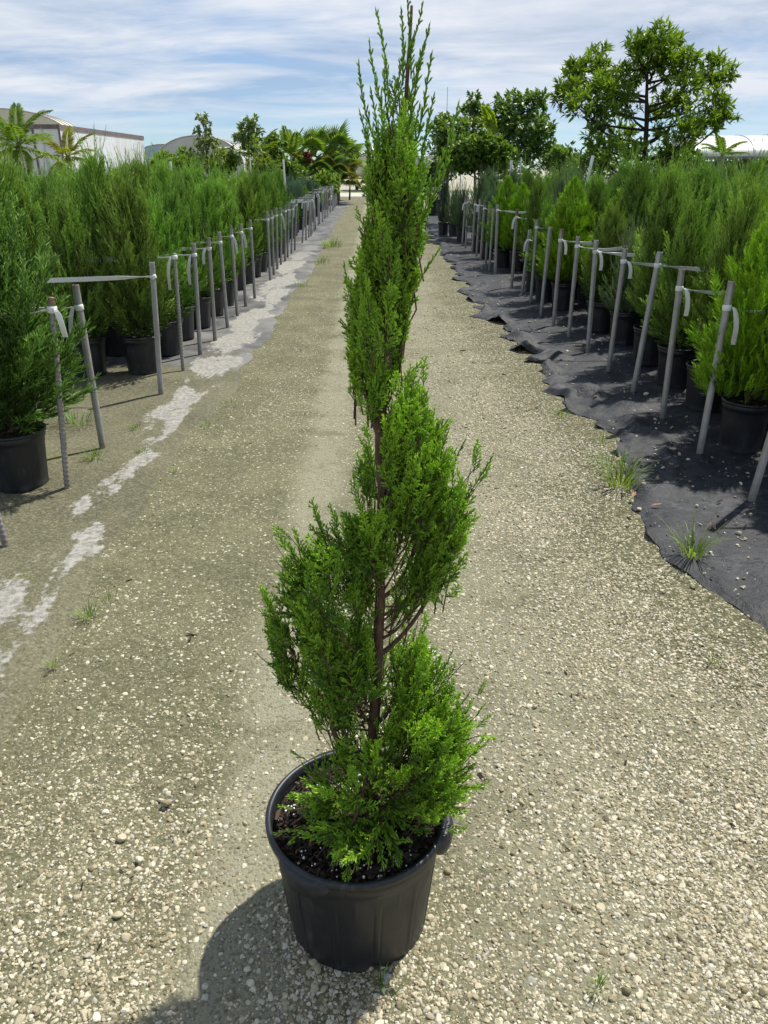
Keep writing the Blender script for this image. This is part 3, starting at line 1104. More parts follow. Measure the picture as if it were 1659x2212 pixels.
def pot_meshes(rt, rb, h, segs, rib=False, name='pot'):
    """pot wall and floor, and the rolled rim"""
    prof = [(rb * 0.55, 0.006), (rb - 0.012, 0.004), (rb - 0.004, 0.0), (rb, 0.006)]
    for k in range(1, 15):
        f = k / 14
        prof.append((rb + (rt - 0.012 - rb) * f, 0.006 + (h - 0.055) * f))
    prof += [(rt - 0.009, h - 0.046), (rt - 0.006, h - 0.041), (rt - 0.005, h - 0.014), (rt - 0.009, h - 0.010), (rt - 0.010, h - 0.030), (rt - 0.014, h - 0.06)]

    def mod(th, rr, zz):
        f = zz / h
        if rib:
            ph = (th * 12 / (2 * math.pi)) % 1.0
            dd = np.abs(ph - 0.5)
            top = 0.66 + 0.10 * np.sqrt(np.clip(1 - ((dd - 0.29) / 0.21) ** 2, 0, 1))
            inp = 1 / (1 + np.exp((f - top) * 120)) * (f > 0.03)
            rr = rr - 0.0020 * np.exp(-((dd - 0.08) / 0.022) ** 2) * inp - 0.0016 / (1 + np.exp(-(dd - 0.09) * 160)) * inp
            notch = np.exp(-(((th * 4 / (2 * math.pi) + 0.34) % 1.0 - 0.5) / 0.055) ** 2)
            zz = np.where(zz < 0.0065, zz + 0.022 * np.clip(notch * 1.6, 0, 1) * (rr > rb - 0.006), zz)
        else:
            ph = (th * 12 / (2 * math.pi)) % 1.0
            rr = rr - 0.0025 * (np.abs(ph - 0.5) > 0.1) * (f > 0.05) * (f < 0.72)
        return rr, zz
    a = Geo()
    lathe(a, prof, segs, mod)
    b = Geo()
    rim = [(rt - 0.0105, h - 0.020), (rt - 0.009, h - 0.003), (rt - 0.005, h), (rt, h - 0.001), (rt + 0.003, h - 0.005), (rt + 0.002, h - 0.016), (rt - 0.0045, h - 0.017)]
    lathe(b, rim, segs)
    return a.mesh('pot', M['pot'], True, False), b.mesh('rim', M['pot'], True, False)


def soil_mesh(r, z, n=10, seg=28, amp=0.006, sd=3):
    a = Geo()
    prof = [(r * (1 - k / n) + 0.0005, z) for k in range(n + 1)]

    def mod(th, rr, zz):
        x, y = rr * np.cos(th), rr * np.sin(th)
        return rr, zz + amp * wav(x, y, 0.09, sd) + amp * 0.6 * wav(x, y, 0.03, sd + 1) + 0.01 * (1 - rr / r)
    lathe(a, prof, seg, mod)
    return a.mesh('soil', M['soil'], False, False)


# ------------------------------------------------------------------ the spiral juniper in the middle of the path
base_px = at_z(772, 2105)
HX, HY = base_px[0], base_px[1] + 0.144
hero = thing('spiral_juniper', 'tall spiral-trimmed juniper in a big black pot standing in the middle of the gravel path', 'potted plant', (HX, HY, 0))
pm, rm = pot_meshes(0.181, 0.146, POT_H, 480, True)
hp = link('pot', pm, hero)
link('rim', rm, hp)
for a0 in (-124, -12, 108):
    gg = Geo()

    def lugmod(th, rr, zz):
        w = np.clip(1 - ((th - R_(a0)) / R_(20)) ** 2, 0, 1) ** 0.5
        k = (rr - 0.176) * w
        return 0.176 + k, np.where(zz > POT_H - 0.008, zz, POT_H - 0.006 + (zz - POT_H + 0.006) * (0.25 + 0.75 * w))
    lathe(gg, [(0.176, POT_H - 0.004), (0.188, POT_H - 0.004), (0.193, POT_H - 0.009), (0.197, POT_H - 0.022), (0.195, POT_H - 0.042), (0.1915, POT_H - 0.043), (0.192, POT_H - 0.024), (0.188, POT_H - 0.012), (0.176, POT_H - 0.010)], 26, lugmod, (R_(a0 - 20), R_(a0 + 20)))
    gg.obj('handle', M['pot'], hp, True)
SOIL_Z = 0.262
hs = link('soil', soil_mesh(0.168, SOIL_Z, 16, 72, 0.005, 8), hero)
chips = bpy.data.collections.new('chip_shapes')
for k in range(5):
    gg = Geo()
    r = np.random.default_rng(k)
    vv = np.array([[sx, sy, sz] for sx in (-1, 1) for sy in (-1, 1) for sz in (-1, 1)], float) * [1, 0.28, 0.12] * (1 + r.normal(0, 0.22, (8, 3)))
    gg.add(vv, q=[(0, 1, 3, 2), (4, 6, 7, 5), (0, 4, 5, 1), (2, 3, 7, 6), (0, 2, 6, 4), (1, 5, 7, 3)])
    chips.objects.link(bpy.data.objects.new('chip_shape', gg.mesh('chip', M['chip'], False, False)))
perl = bpy.data.collections.new('perlite_shapes')
for k in range(3):
    perl.objects.link(bpy.data.objects.new('perlite_shape', pebble_mesh(300 + k, M['perlite'], 0.9)))


def disc(n, r):
    a, rr = rng.uniform(0, 6.28, n), r * np.sqrt(rng.random(n))
    return rr * np.cos(a), rr * np.sin(a)


n = 1500
x, y = disc(n, 0.163)
sc = np.exp(rng.normal(math.log(0.0055), 0.45, n))
scatter('bark_mulch', np.stack([x, y, SOIL_Z + 0.008 + 0.008 * rng.random(n)], -1), np.stack([rng.normal(0, 0.35, n), rng.normal(0, 0.35, n), rng.uniform(0, 6, n)], -1), np.stack([sc] * 3, -1), chips, parent=hs)
n = 210
cx1, cy1 = disc(14, 0.15)
which = rng.integers(0, 14, n)
x, y = cx1[which] + rng.normal(0, 0.016, n), cy1[which] + rng.normal(0, 0.016, n)
kp = np.hypot(x, y) < 0.16
x, y = x[kp], y[kp]
n = len(x)
sc = np.exp(rng.normal(math.log(0.0019), 0.35, n))
scatter('perlite', np.stack([x, y, SOIL_Z + 0.014 + 0.006 * rng.random(n)], -1), rng.uniform(0, 6, (n, 3)), np.stack([sc] * 3, -1), perl, parent=hs)


def H(px, py, off=0.0):
    p = at_y(px, py, HY + off)
    return p - np.array([HX, HY, 0])


trunk_px = [(800, 1795), (803, 1690), (808, 1560), (816, 1440), (821, 1300), (822, 1180), (826, 1060), (819, 960), (829, 850), (839, 750), (848, 640), (857, 520), (866, 400), (874, 270), (883, 130), (890, 10)]
tp = np.array([H(*p) for p in trunk_px])
tp[0, 2] = SOIL_Z - 0.02
tp[:, 1] += 0.012 * np.sin(np.linspace(0, 9, len(tp)))
trunk_pts = spline(tp, 70)
tz = trunk_pts[:, 2]
gg = Geo()
tr = np.interp(tz, [0.25, 0.30, 0.7, 1.1, 1.4, 1.7], [0.0135, 0.0115, 0.0095, 0.0072, 0.0045, 0.0015])
tube(gg, trunk_pts, tr, 12, bump=0.10)
htr = gg.obj('trunk', M['bark_red'], hero, True)


def trunk_at(z):
    return np.stack([np.interp(z, tz, trunk_pts[:, k]) for k in range(3)], -1)


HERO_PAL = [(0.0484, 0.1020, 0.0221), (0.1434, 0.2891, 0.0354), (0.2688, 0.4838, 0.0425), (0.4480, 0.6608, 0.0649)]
crown = Geo()
limbs = Geo()


def in_poly(poly, n):
    poly = np.array(poly, float)
    lo, hi = poly.min(0), poly.max(0)
    out = []
    while sum(len(o) for o in out) < n:
        p = rng.uniform(lo, hi, (n * 2, 2))
        ins = np.zeros(len(p), bool)
        for k in range(len(poly)):
            a, b = poly[k], poly[k - 1]
            c = ((a[1] > p[:, 1]) != (b[1] > p[:, 1])) & (p[:, 0] < (b[0] - a[0]) * (p[:, 1] - a[1]) / (b[1] - a[1] + 1e-9) + a[0])
            ins ^= c
        out.append(p[ins])
    p = np.concatenate(out)[:n]
    ds = np.full(n, 1e9)
    for k in range(len(poly)):
        a, b = poly[k], poly[k - 1]
        ab = b - a
        t = np.clip(((p - a) @ ab) / (ab @ ab), 0, 1)
        ds = np.minimum(ds, np.linalg.norm(p - a - t[:, None] * ab, axis=1))
    return p, ds


DENS = 1.66


def to_px(P):
    """local points of the spiral juniper -> photo pixels"""
    d = P + np.array([HX, HY, -CAM_H])
    e0 = d[:, 0] * _cy - d[:, 1] * _sy
    e1 = d[:, 0] * _sy + d[:, 1] * _cy
    dep = e1 * _cp - d[:, 2] * _sp
    return np.stack([CX + F * e0 / dep, CY - F * (e1 * _sp + d[:, 2] * _cp) / dep], -1)


def inside(poly, p):
    poly = np.array(poly, float)
    ins = np.zeros(len(p), bool)
    for k in range(len(poly)):
        a, b = poly[k], poly[k - 1]
        ins ^= ((a[1] > p[:, 1]) != (b[1] > p[:, 1])) & (p[:, 0] < (b[0] - a[0]) * (p[:, 1] - a[1]) / (b[1] - a[1] + 1e-9) + a[0])
    return ins


def mass(poly, n, off, thick, L, drop, up=0.7, out=0.9, shift=0.0, rad=1.0, limb_every=14, kind='scale', flop=0.0):
    """fill one tier of the spiral with branchlets that grow away from the stem"""
    n = max(6, int(n * 0.070 * DENS))
    p, ds = in_poly(poly, n)
    ht = np.minimum(thick, ds / 1150.0 * 1.15 + 0.012)
    o = off + rng.uniform(-1, 1, n) * ht
    P = np.array([H(a, b, c) for (a, b), c in zip(p, o)])
    low = P[:, 2] < SOIL_Z + 0.035
    if low.any():
        for k in np.where(low)[0]:
            w = at_z(p[k, 0], p[k, 1], SOIL_Z + rng.uniform(0.02, 0.09))
            P[k] = w - np.array([HX, HY, 0])
    root = trunk_at(np.maximum(P[:, 2] - drop, SOIL_Z + 0.02))
    D = norm(norm(P - root) * out + np.array([0, 0, up]) + rng.normal(0, 0.20, P.shape))
    if flop:
        lw = np.clip((SOIL_Z + 0.16 - P[:, 2]) / 0.12, 0, 1)[:, None]
        D = norm(D * (1 - 0.75 * lw) + lw * (norm((P - root) * [1, 1, 0.0]) * 0.9 + np.array([0, 0, -0.15 - flop]) + rng.normal(0, 0.25, P.shape)))
    edge = np.clip(1 - ds / 40.0, 0, 1)  # outline sprigs paler, inner ones darker: shading put into the foliage tint
    B = basis(D)
    LS = rng.uniform(1.25, 2.0, n) * L
    cur = rng.normal(0, 0.10, n)
    sh = rng.normal(0, 0.13, n)
    m = 9
    for i in range(m):
        t = 0.08 + 0.92 * i / (m - 1)
        side = 1 if i % 2 else -1
        Q = P + D * (LS * (t - 0.55))[:, None] + B[:, :, 1] * (LS * cur * (t - 0.5) ** 2)[:, None]
        lat = B[:, :, 0] * side * (0.62 * (1 - t) + 0.08) + B[:, :, 1] * (rng.normal(0, 0.28, n) * (1 - 0.7 * t))[:, None]
        d = norm(D * 0.9 + lat + np.array([0, 0, 0.12]) + rng.normal(0, 0.08, P.shape))
        ll = L * rng.uniform(0.62, 0.95, n) * (1 - 0.34 * t)
        on = inside(poly, to_px(Q + d * ll[:, None] * 0.45)) | (rng.random(n) < 0.15)
        on &= (Q + d * ll[:, None])[:, 2] > SOIL_Z + 0.008
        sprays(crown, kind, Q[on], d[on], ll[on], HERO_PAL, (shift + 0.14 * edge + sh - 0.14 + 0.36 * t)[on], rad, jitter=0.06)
    A0 = P - D * (LS * 0.55)[:, None]
    A1 = P + D * (LS * 0.40)[:, None]
    for k in range(n):
        mm = P[k] - D[k] * LS[k] * 0.22 + B[k, :, 1] * LS[k] * cur[k] * 0.05
        tube(limbs, [A0[k], mm, A1[k]], [0.0016, 0.0012, 0.0007], 3, cap=False)
    for k in range(0, n, max(3, limb_every // 2)):
        a, b = root[k], A0[k]
        mm = (a + b) / 2 + np.array([0, 0, -0.02]) + rng.normal(0, 0.006, 3)
        tube(limbs, spline([a, mm, b], 6), np.linspace(0.0026, 0.0015, 6), 4, cap=False)
    return P


def leader(p0, p1, bend=0.0, off=0.0, shift=0.0, rad=1.0):
    a, b = H(p0[0], p0[1], off * 0.5), H(p1[0], p1[1], off)
    d = b - a
    sprays(crown, 'leader', a[None], d[None], np.linalg.norm(d), HERO_PAL, shift, rad, jitter=0.05)


# skirt over the soil, front and right
mass([(652, 1735), (690, 1665), (735, 1605), (800, 1575), (850, 1560), (900, 1545), (960, 1530), (1000, 1545), (1005, 1600), (1000, 1660), (995, 1720), (975, 1755), (945, 1785), (890, 1800), (850, 1835), (760, 1850), (690, 1800)],
     700, -0.03, 0.13, 0.085, 0.10, 0.55, 1.0, 0.0, 1.0, 12, flop=0.25)
mass([(880, 1600), (900, 1560), (960, 1540), (1000, 1550), (1003, 1620), (990, 1700), (960, 1760), (915, 1775)], 200, -0.06, 0.09, 0.075, 0.09, 0.8, 0.9, 0.26, 1.0, 16)  # yellowish new growth and sunlit brightness, both put into the colour shift
# lower right tier that climbs behind the stem
mass([(850, 1600), (850, 1520), (868, 1430), (885, 1385), (925, 1385), (945, 1430), (975, 1470), (1000, 1535), (1003, 1600), (930, 1620)], 330, 0.03, 0.09, 0.08, 0.12, 0.8, 0.8, 0.1)
# left tier
mass([(580, 1350), (600, 1285), (640, 1205), (690, 1165), (735, 1130), (800, 1120), (845, 1130), (838, 1180), (812, 1260), (805, 1400), (790, 1500), (735, 1590), (700, 1575), (640, 1520), (598, 1450)],
     800, -0.015, 0.12, 0.082, 0.16, 0.75, 0.9, -0.12, 1.0, 12)
# right tier
mass([(838, 900), (870, 868), (915, 870), (940, 905), (945, 965), (965, 1005), (955, 1070), (930, 1140), (880, 1180), (846, 1120), (842, 1000)], 500, -0.02, 0.085, 0.078, 0.13, 0.9, 0.75, 0.06)
mass([(920, 1130), (955, 1060), (990, 1050), (1008, 1070), (1003, 1150), (990, 1215), (960, 1285), (900, 1325), (868, 1320), (890, 1240)], 300, 0.0, 0.07, 0.08, 0.16, 0.8, 0.9, 0.04)
mass([(840, 1180), (920, 1180), (930, 1250), (880, 1340), (845, 1380), (838, 1280)], 70, 0.02, 0.06, 0.07, 0.1, 0.7, 0.8, -0.1, 0.9, 5)
# foliage that crosses in front of and behind the stem
mass([(765, 1125), (800, 1112), (850, 1118), (852, 1180), (818, 1235), (780, 1230)], 70, -0.065, 0.03, 0.075, 0.10, 0.8, 0.7, 0.02, 1.0, 20)
mass([(822, 935), (850, 885), (872, 950), (852, 1060), (832, 1020)], 45, -0.05, 0.03, 0.070, 0.10, 1.0, 0.6, 0.08, 1.0, 20)
mass([(820, 1395), (885, 1390), (880, 1500), (868, 1600), (814, 1590)], 70, 0.045, 0.03, 0.075, 0.10, 0.8, 0.7, -0.12, 1.0, 20)
mass([(740, 1480), (800, 1440), (800, 1560), (760, 1620), (730, 1590)], 45, 0.04, 0.04, 0.075, 0.10, 0.8, 0.7, -0.16, 1.0, 20)
# thin tuft left of the stem
mass([(778, 1000), (800, 960), (815, 1000), (812, 1075), (790, 1085), (775, 1040)], 50, 0.03, 0.03, 0.06, 0.08, 0.5, 1.0, -0.08)
# upper column
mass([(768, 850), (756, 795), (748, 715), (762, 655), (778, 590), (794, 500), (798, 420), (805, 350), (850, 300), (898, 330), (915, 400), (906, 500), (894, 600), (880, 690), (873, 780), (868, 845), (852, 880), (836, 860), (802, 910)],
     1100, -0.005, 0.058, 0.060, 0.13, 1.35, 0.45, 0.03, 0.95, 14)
mass([(812, 350), (822, 260), (845, 190), (870, 170), (892, 210), (902, 290), (895, 360), (850, 380)], 50, 0.0, 0.035, 0.05, 0.13, 1.5, 0.4, 0.05, 0.95, 18)

for p0, p1, of in [((838, 190), (813, 18), -0.02), ((806, 300), (777, 128), 0.01), ((825, 260), (807, 84), 0.0), ((868, 180), (863, 18), 0.02), ((880, 170), (890, -6), 0.0), ((878, 160), (905, 2), -0.01),
                   ((882, 230), (923, 50), 0.015), ((880, 290), (921, 98), -0.02), ((888, 320), (939, 116), 0.01), ((900, 380), (944, 203), 0.0), ((912, 440), (986, 216), 0.015), ((918, 470), (972, 284), -0.01),
                   ((908, 430), (923, 312), 0.0), ((803, 400), (777, 236), -0.01), ((802, 430), (781, 276), 0.02), ((845, 300), (840, 120), 0.02), ((855, 260), (872, 90), -0.025), ((820, 350), (795, 190), 0.02),
                   ((860, 380), (900, 220), -0.03), ((830, 420), (822, 270), -0.035), ((868, 430), (880, 290), -0.04), ((890, 640), (953, 532), 0.01), ((780, 690), (748, 562), 0.01), ((775, 740), (731, 690), -0.01), ((905, 560), (930, 470), 0.02),
                   ((795, 620), (780, 520), -0.02), ((900, 520), (935, 380), 0.02), ((905, 960), (930, 845), 0.0), ((950, 1080), (1008, 952), 0.0), ((978, 1130), (1060, 982), 0.01), ((975, 1120), (1022, 1050), 0.0),
                   ((668, 1265), (642, 1173), 0.0), ((695, 1235), (684, 1146), -0.02), ((740, 1210), (733, 1110), -0.02), ((715, 1240), (705, 1155), 0.02), ((805, 1190), (806, 1105), -0.04), ((625, 1330), (608, 1228), 0.0),
                   ((640, 1400), (576, 1345), 0.0), ((660, 1480), (582, 1440), 0.01), ((690, 1530), (635, 1515), 0.01), ((940, 1480), (975, 1400), 0.02), ((960, 1560), (1012, 1490), 0.0), ((965, 1640), (1016, 1600), -0.02)]:
    leader(p0, p1, off=of, rad=0.82 if p1[1] < 330 else 0.75)

# visible bare limbs
for pts, of, r0 in [([(800, 1700), (735, 1610), (712, 1540), (695, 1440), (690, 1330)], -0.01, 0.0065), ([(712, 1540), (660, 1480), (630, 1430)], 0.0, 0.004), ([(822, 1300), (860, 1260), (895, 1180), (905, 1060)], 0.0, 0.0045),
                    ([(815, 1420), (870, 1370), (925, 1290), (950, 1190), (975, 1090)], 0.01, 0.0048), ([(808, 1560), (870, 1500), (905, 1440)], 0.03, 0.004), ([(824, 950), (800, 890), (778, 800), (770, 700)], -0.01, 0.0045),
                    ([(846, 650), (862, 600), (885, 560), (900, 500)], -0.01, 0.0045), ([(826, 1080), (850, 1010), (880, 940)], -0.02, 0.004), ([(803, 1690), (870, 1680), (940, 1640)], -0.05, 0.005), ([(803, 1700), (770, 1760), (740, 1800)], -0.09, 0.004)]:
    pp = np.array([H(a, b, of) for a, b in pts])
    pp[0] = trunk_at(pp[0, 2]) if pts[0] != (712, 1540) else pp[0]
    sp = spline(pp, 16)
    tube(limbs, sp, np.linspace(r0, r0 * 0.35, 16), 7, cap=False, bump=0.08)
lo = limbs.obj('branches', M['bark_red'], htr, True)
tag(lo, kind='stuff')
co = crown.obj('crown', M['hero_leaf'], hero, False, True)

# ------------------------------------------------------------------ nursery plants for the beds
BED_PAL = [(0.0539, 0.1057, 0.0231), (0.1324, 0.2436, 0.0365), (0.2695, 0.4484, 0.0649), (0.4180, 0.5900, 0.1416)]
GREY_PAL = [(0.0770, 0.1323, 0.0638), (0.1320, 0.2127, 0.0990), (0.2090, 0.3105, 0.1485), (0.3080, 0.4140, 0.2200)]
BLUE_PAL = [(0.060, 0.115, 0.075), (0.105, 0.180, 0.125), (0.160, 0.250, 0.175), (0.23, 0.33, 0.23)]
ARB_PAL = [(0.0809, 0.1756, 0.0120), (0.1902, 0.3724, 0.0160), (0.3282, 0.5426, 0.0220), (0.4566, 0.6490, 0.0400)]
PZ = POT_H - 0.03


def juniper_crown(sd, Ht, Rm, N, pal, whip=0.16):
    """upright feathery juniper: crown mesh and stem mesh, origin at the pot's foot"""
    g, st = Geo(), Geo()
    r = np.random.default_rng(sd)
    lean = np.array([0.06 * math.sin(sd * 2.1), 0.06 * math.cos(sd * 1.3)])
    nP = N // 23
    u = (np.arange(nP) + r.random(nP)) / nP
    tt0 = 0.16 + 0.84 * u ** 0.9                                  # height of each plume's tip
    env = Rm * np.interp(tt0, [0, 0.16, 0.4, 0.7, 0.9, 1.0], [0.6, 0.9, 1.0, 0.72, 0.40, 0.10])
    az0 = np.arange(nP) * 2.39996 + r.normal(0, 0.3, nP)
    rd = env * np.where(r.random(nP) < 0.72, r.uniform(0.8, 1.12, nP), r.uniform(0.25, 0.8, nP))
    span = Ht - PZ
    tip = np.stack([rd * np.cos(az0) + lean[0] * tt0 ** 2, rd * np.sin(az0) + lean[1] * tt0 ** 2, PZ + tt0 * span - 0.05], -1)
    ln = np.interp(tt0, [0.16, 0.4, 1], [0.22, 0.34, 0.36]) * r.uniform(0.85, 1.2, nP)
    outv = np.stack([np.cos(az0), np.sin(az0), np.zeros(nP)], -1)
    ksp = np.interp(tt0, [0.16, 0.35, 0.6, 1], [0.95, 0.5, 0.28, 0.16])
    ax = norm(outv * ksp[:, None] + np.array([0, 0, 1.0]) * np.interp(tt0, [0.16, 0.3], [0.45, 1.0])[:, None] + r.normal(0, 0.10, (nP, 3)))
    B = basis(ax)
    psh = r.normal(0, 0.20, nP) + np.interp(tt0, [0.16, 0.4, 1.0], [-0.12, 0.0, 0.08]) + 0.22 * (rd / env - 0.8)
    for i in range(20):
        f = i / 19
        a_ = r.uniform(0, 6.28, nP)
        w = 0.052 * (1 - f) ** 0.8 + 0.006
        Q = tip - ax * (ln * (1 - f) * 1.0)[:, None] - outv * (ln * (1 - f) ** 2 * 0.22)[:, None] + (B[:, :, 0] * np.cos(a_)[:, None] + B[:, :, 1] * np.sin(a_)[:, None]) * (w * r.random(nP) ** 0.5)[:, None]
        Q[:, 2] = np.maximum(Q[:, 2], PZ + 0.035)
        d = norm(ax + (B[:, :, 0] * np.cos(a_)[:, None] + B[:, :, 1] * np.sin(a_)[:, None]) * (0.48 * (1 - f) + 0.1) + r.normal(0, 0.10, (nP, 3)))
        L = (0.105 - 0.02 * f) * r.uniform(0.75, 1.3, nP) * (whip / 0.16) ** 0.5
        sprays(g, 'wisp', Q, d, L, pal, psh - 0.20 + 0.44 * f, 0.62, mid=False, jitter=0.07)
    # a few whips that overtop the rest
    n = 58
    tt = r.uniform(0.5, 1.02, n)
    a2 = r.uniform(0, 6.28, n)
    rr = Rm * 0.7 * (1.05 - tt) * 1.2
    P2 = np.stack([rr * np.cos(a2) + lean[0] * tt ** 2, rr * np.sin(a2) + lean[1] * tt ** 2, PZ + tt * (Ht - PZ - 0.15)], -1)
    D2 = norm(np.stack([np.cos(a2) * 0.28, np.sin(a2) * 0.28, np.ones(n)], -1) + r.normal(0, 0.08, (n, 3)))
    sprays(g, 'leader', P2, D2, r.uniform(0.20, 0.42, n), pal, 0.34, 0.62, mid=False)
    top = np.array([lean[0], lean[1], Ht - 0.1])
    tube(st, spline([(0, 0, PZ - 0.02), (0.01, 0.005, PZ + 0.3), top], 10), np.linspace(0.012, 0.003, 10), 6)
    for k in range(9):
        z0 = PZ + r.uniform(0.03, 0.5)
        a3 = r.uniform(0, 6.28)
        e = np.array([math.cos(a3) * Rm * 0.6, math.sin(a3) * Rm * 0.6, z0 + r.uniform(0.2, 0.4)])
        b0 = np.array([0.005, 0.003, z0])
        tube(st, spline([b0, (b0 + e) / 2 + [0, 0, -0.03], e], 6), np.linspace(0.006, 0.002, 6), 5, cap=False)
    return g.mesh('crown', M['bed_leaf']), st.mesh('trunk', M['bark_red'], True, False)


def arbor_crown(sd, Ht, Rm, N, pal=ARB_PAL):
    """flame-shaped arborvitae made of upright fans"""
    g, st = Geo(), Geo()
    r = np.random.default_rng(sd)
    tong = [(0, 0, 1.0, 1.0, PZ + 0.02)]
    for k in range(9):
        a = k * 2.4 + r.uniform(-0.3, 0.3)
        q = r.uniform(0.35, 0.75)
        tong.append((math.cos(a) * Rm * 0.52, math.sin(a) * Rm * 0.52, q, r.uniform(0.42, 0.6), PZ + r.uniform(0.0, 0.14)))
    tot = sum(x[2] * x[3] for x in tong)
    for (x0, y0, hh, rr_, z0) in tong:
        n = int(N * hh * rr_ / tot)
        t = r.random(n) ** 0.9
        top = PZ + (Ht - PZ) * hh if hh < 1 else Ht
        env = Rm * rr_ * np.interp(t, [0, 0.12, 0.35, 0.65, 0.9, 1.0], [0.45, 0.85, 1.0, 0.66, 0.24, 0.03])
        az = r.uniform(0, 6.28, n)
        rad = env * r.random(n) ** 0.3 * (1 + 0.12 * np.sin(4 * az + 7 * t + sd))
        P = np.stack([x0 * (1 - 0.45 * t) + rad * np.cos(az), y0 * (1 - 0.45 * t) + rad * np.sin(az), z0 + t * (top - z0 - 0.06)], -1)
        gr = norm(np.stack([P[:, 0] + 1e-4, P[:, 1], np.zeros(n)], -1))
        ov = norm(np.stack([np.cos(az), np.sin(az), np.zeros(n)], -1) + 0.6 * gr)
        D = norm(ov * np.interp(t, [0, 0.3, 1], [0.65, 0.42, 0.12])[:, None] + np.array([0, 0, 1.0]) + r.normal(0, 0.12, (n, 3)))
        L = np.interp(t, [0, 0.5, 1], [0.085, 0.095, 0.07]) * r.uniform(0.75, 1.25, n)
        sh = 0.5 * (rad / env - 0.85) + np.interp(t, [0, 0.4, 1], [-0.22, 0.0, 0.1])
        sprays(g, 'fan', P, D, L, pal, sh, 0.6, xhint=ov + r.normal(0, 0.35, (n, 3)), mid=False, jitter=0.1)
    tube(st, spline([(0, 0, PZ - 0.02), (0.006, 0.0, PZ + 0.25), (0, 0, Ht - 0.15)], 8), np.linspace(0.014, 0.003, 8), 6)
    for k in range(5):
        a3 = r.uniform(0, 6.28)
        e = np.array([math.cos(a3) * Rm * 0.5, math.sin(a3) * Rm * 0.5, PZ + 0.3])
        tube(st, spline([(0, 0, PZ + 0.02), e * [0.6, 0.6, 0.9], e], 5), np.linspace(0.007, 0.002, 5), 5, cap=False)
    return g.mesh('crown', M['arbor_leaf']), st.mesh('trunk', M['bark_red'], True, False)


KINDS = {}
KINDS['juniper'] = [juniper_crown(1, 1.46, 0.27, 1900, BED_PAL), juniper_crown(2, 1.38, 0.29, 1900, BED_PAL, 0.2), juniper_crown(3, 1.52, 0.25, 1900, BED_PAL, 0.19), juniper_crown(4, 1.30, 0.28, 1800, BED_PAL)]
DARK_PAL = [tuple(x * k for x, k in zip(c, (0.62, 0.74, 0.80))) for c in BED_PAL]
KINDS['tall'] = [juniper_crown(9, 1.75, 0.30, 3000, DARK_PAL, 0.22)]
KINDS['grey'] = [juniper_crown(5, 1.42, 0.28, 1800, GREY_PAL), juniper_crown(6, 0.95, 0.25, 1300, GREY_PAL, 0.12)]
KINDS['blue'] = [juniper_crown(7, 1.15, 0.20, 1200, BLUE_PAL, 0.14)]
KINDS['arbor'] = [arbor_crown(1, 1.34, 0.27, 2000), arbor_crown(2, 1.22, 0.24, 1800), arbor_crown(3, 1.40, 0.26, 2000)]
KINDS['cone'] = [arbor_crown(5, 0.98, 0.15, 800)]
POTS = {'big': pot_meshes(0.155, 0.125, POT_H, 72), 'small': pot_meshes(0.135, 0.110, POT_H, 60)}
SOILS = {'big': soil_mesh(0.145, PZ, 8, 30, 0.005, 11), 'small': soil_mesh(0.126, PZ, 8, 30, 0.005, 12)}
NAMES = {'juniper': 'potted_juniper', 'tall': 'potted_juniper', 'grey': 'potted_juniper', 'blue': 'potted_juniper', 'arbor': 'potted_arborvitae', 'cone': 'potted_arborvitae'}
LOOK = {'juniper': 'feathery green juniper', 'tall': 'tall feathery juniper', 'grey': 'grey-green juniper', 'blue': 'narrow blue-green juniper', 'arbor': 'bright green flame-shaped arborvitae', 'cone': 'small bright arborvitae'}
placed = []


def plant(kind, var, x, y, rz, s, label, group, pot='big', lean=(0, 0), wide=1.0):
    k = KINDS[kind][var % len(KINDS[kind])]
    o = thing(NAMES[kind], label, 'potted plant', (x, y, 0.012), group)
    o.rotation_euler = (lean[0], lean[1], 0)
    p = link('pot', POTS[pot][0], o, rot=(0, 0, rz * 0.7))
    link('rim', POTS[pot][1], p)
    link('soil', SOILS[pot], o)
    link('trunk', k[1], o, rot=(0, 0, rz), scale=(1, 1, s))
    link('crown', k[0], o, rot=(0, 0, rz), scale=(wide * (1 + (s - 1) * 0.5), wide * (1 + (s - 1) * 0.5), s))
    for c in o.children:
        if c.name.startswith(('trunk', 'crown')):
            c.location.z = PZ * (1 - s)
    placed.append((x, y))
    return o


# left bed: rows run away from the path, three pots deep and more
rows_l = [5.98 + 0.655 * k for k in range(16)]
for ri, y0 in enumerate(rows_l):
    for ci in range(14):
        x0 = -1.80 - 0.40 * ci + rng.uniform(-0.03, 0.03)
        yy = y0 + rng.uniform(-0.06, 0.06)
        if not (in_frame(x0 + 0.3, yy, 1.2, 140) or in_frame(x0 + 0.3, yy, 0.3, 140)):
            continue
        if ci > 7 and rng.random() < 0.35:
            continue
        pos = 'beside the path' if ci == 0 else f'{ordinal(ci)} pot in from the path'
        if ci == 0:
            lab = f'feathery green juniper at the path end of the {ordinal(ri)} full row in left bed'
        else:
            lab = f'feathery green juniper, {ordinal(ci)} pot from the path in {ordinal(ri)} row of left bed'
        plant('juniper', int(rng.integers(0, 4)), x0, yy, rng.uniform(0, 6.28), rng.uniform(0.82, 1.05), lab, 'junipers in the left bed', lean=(rng.normal(0, 0.02), rng.normal(0, 0.02)))

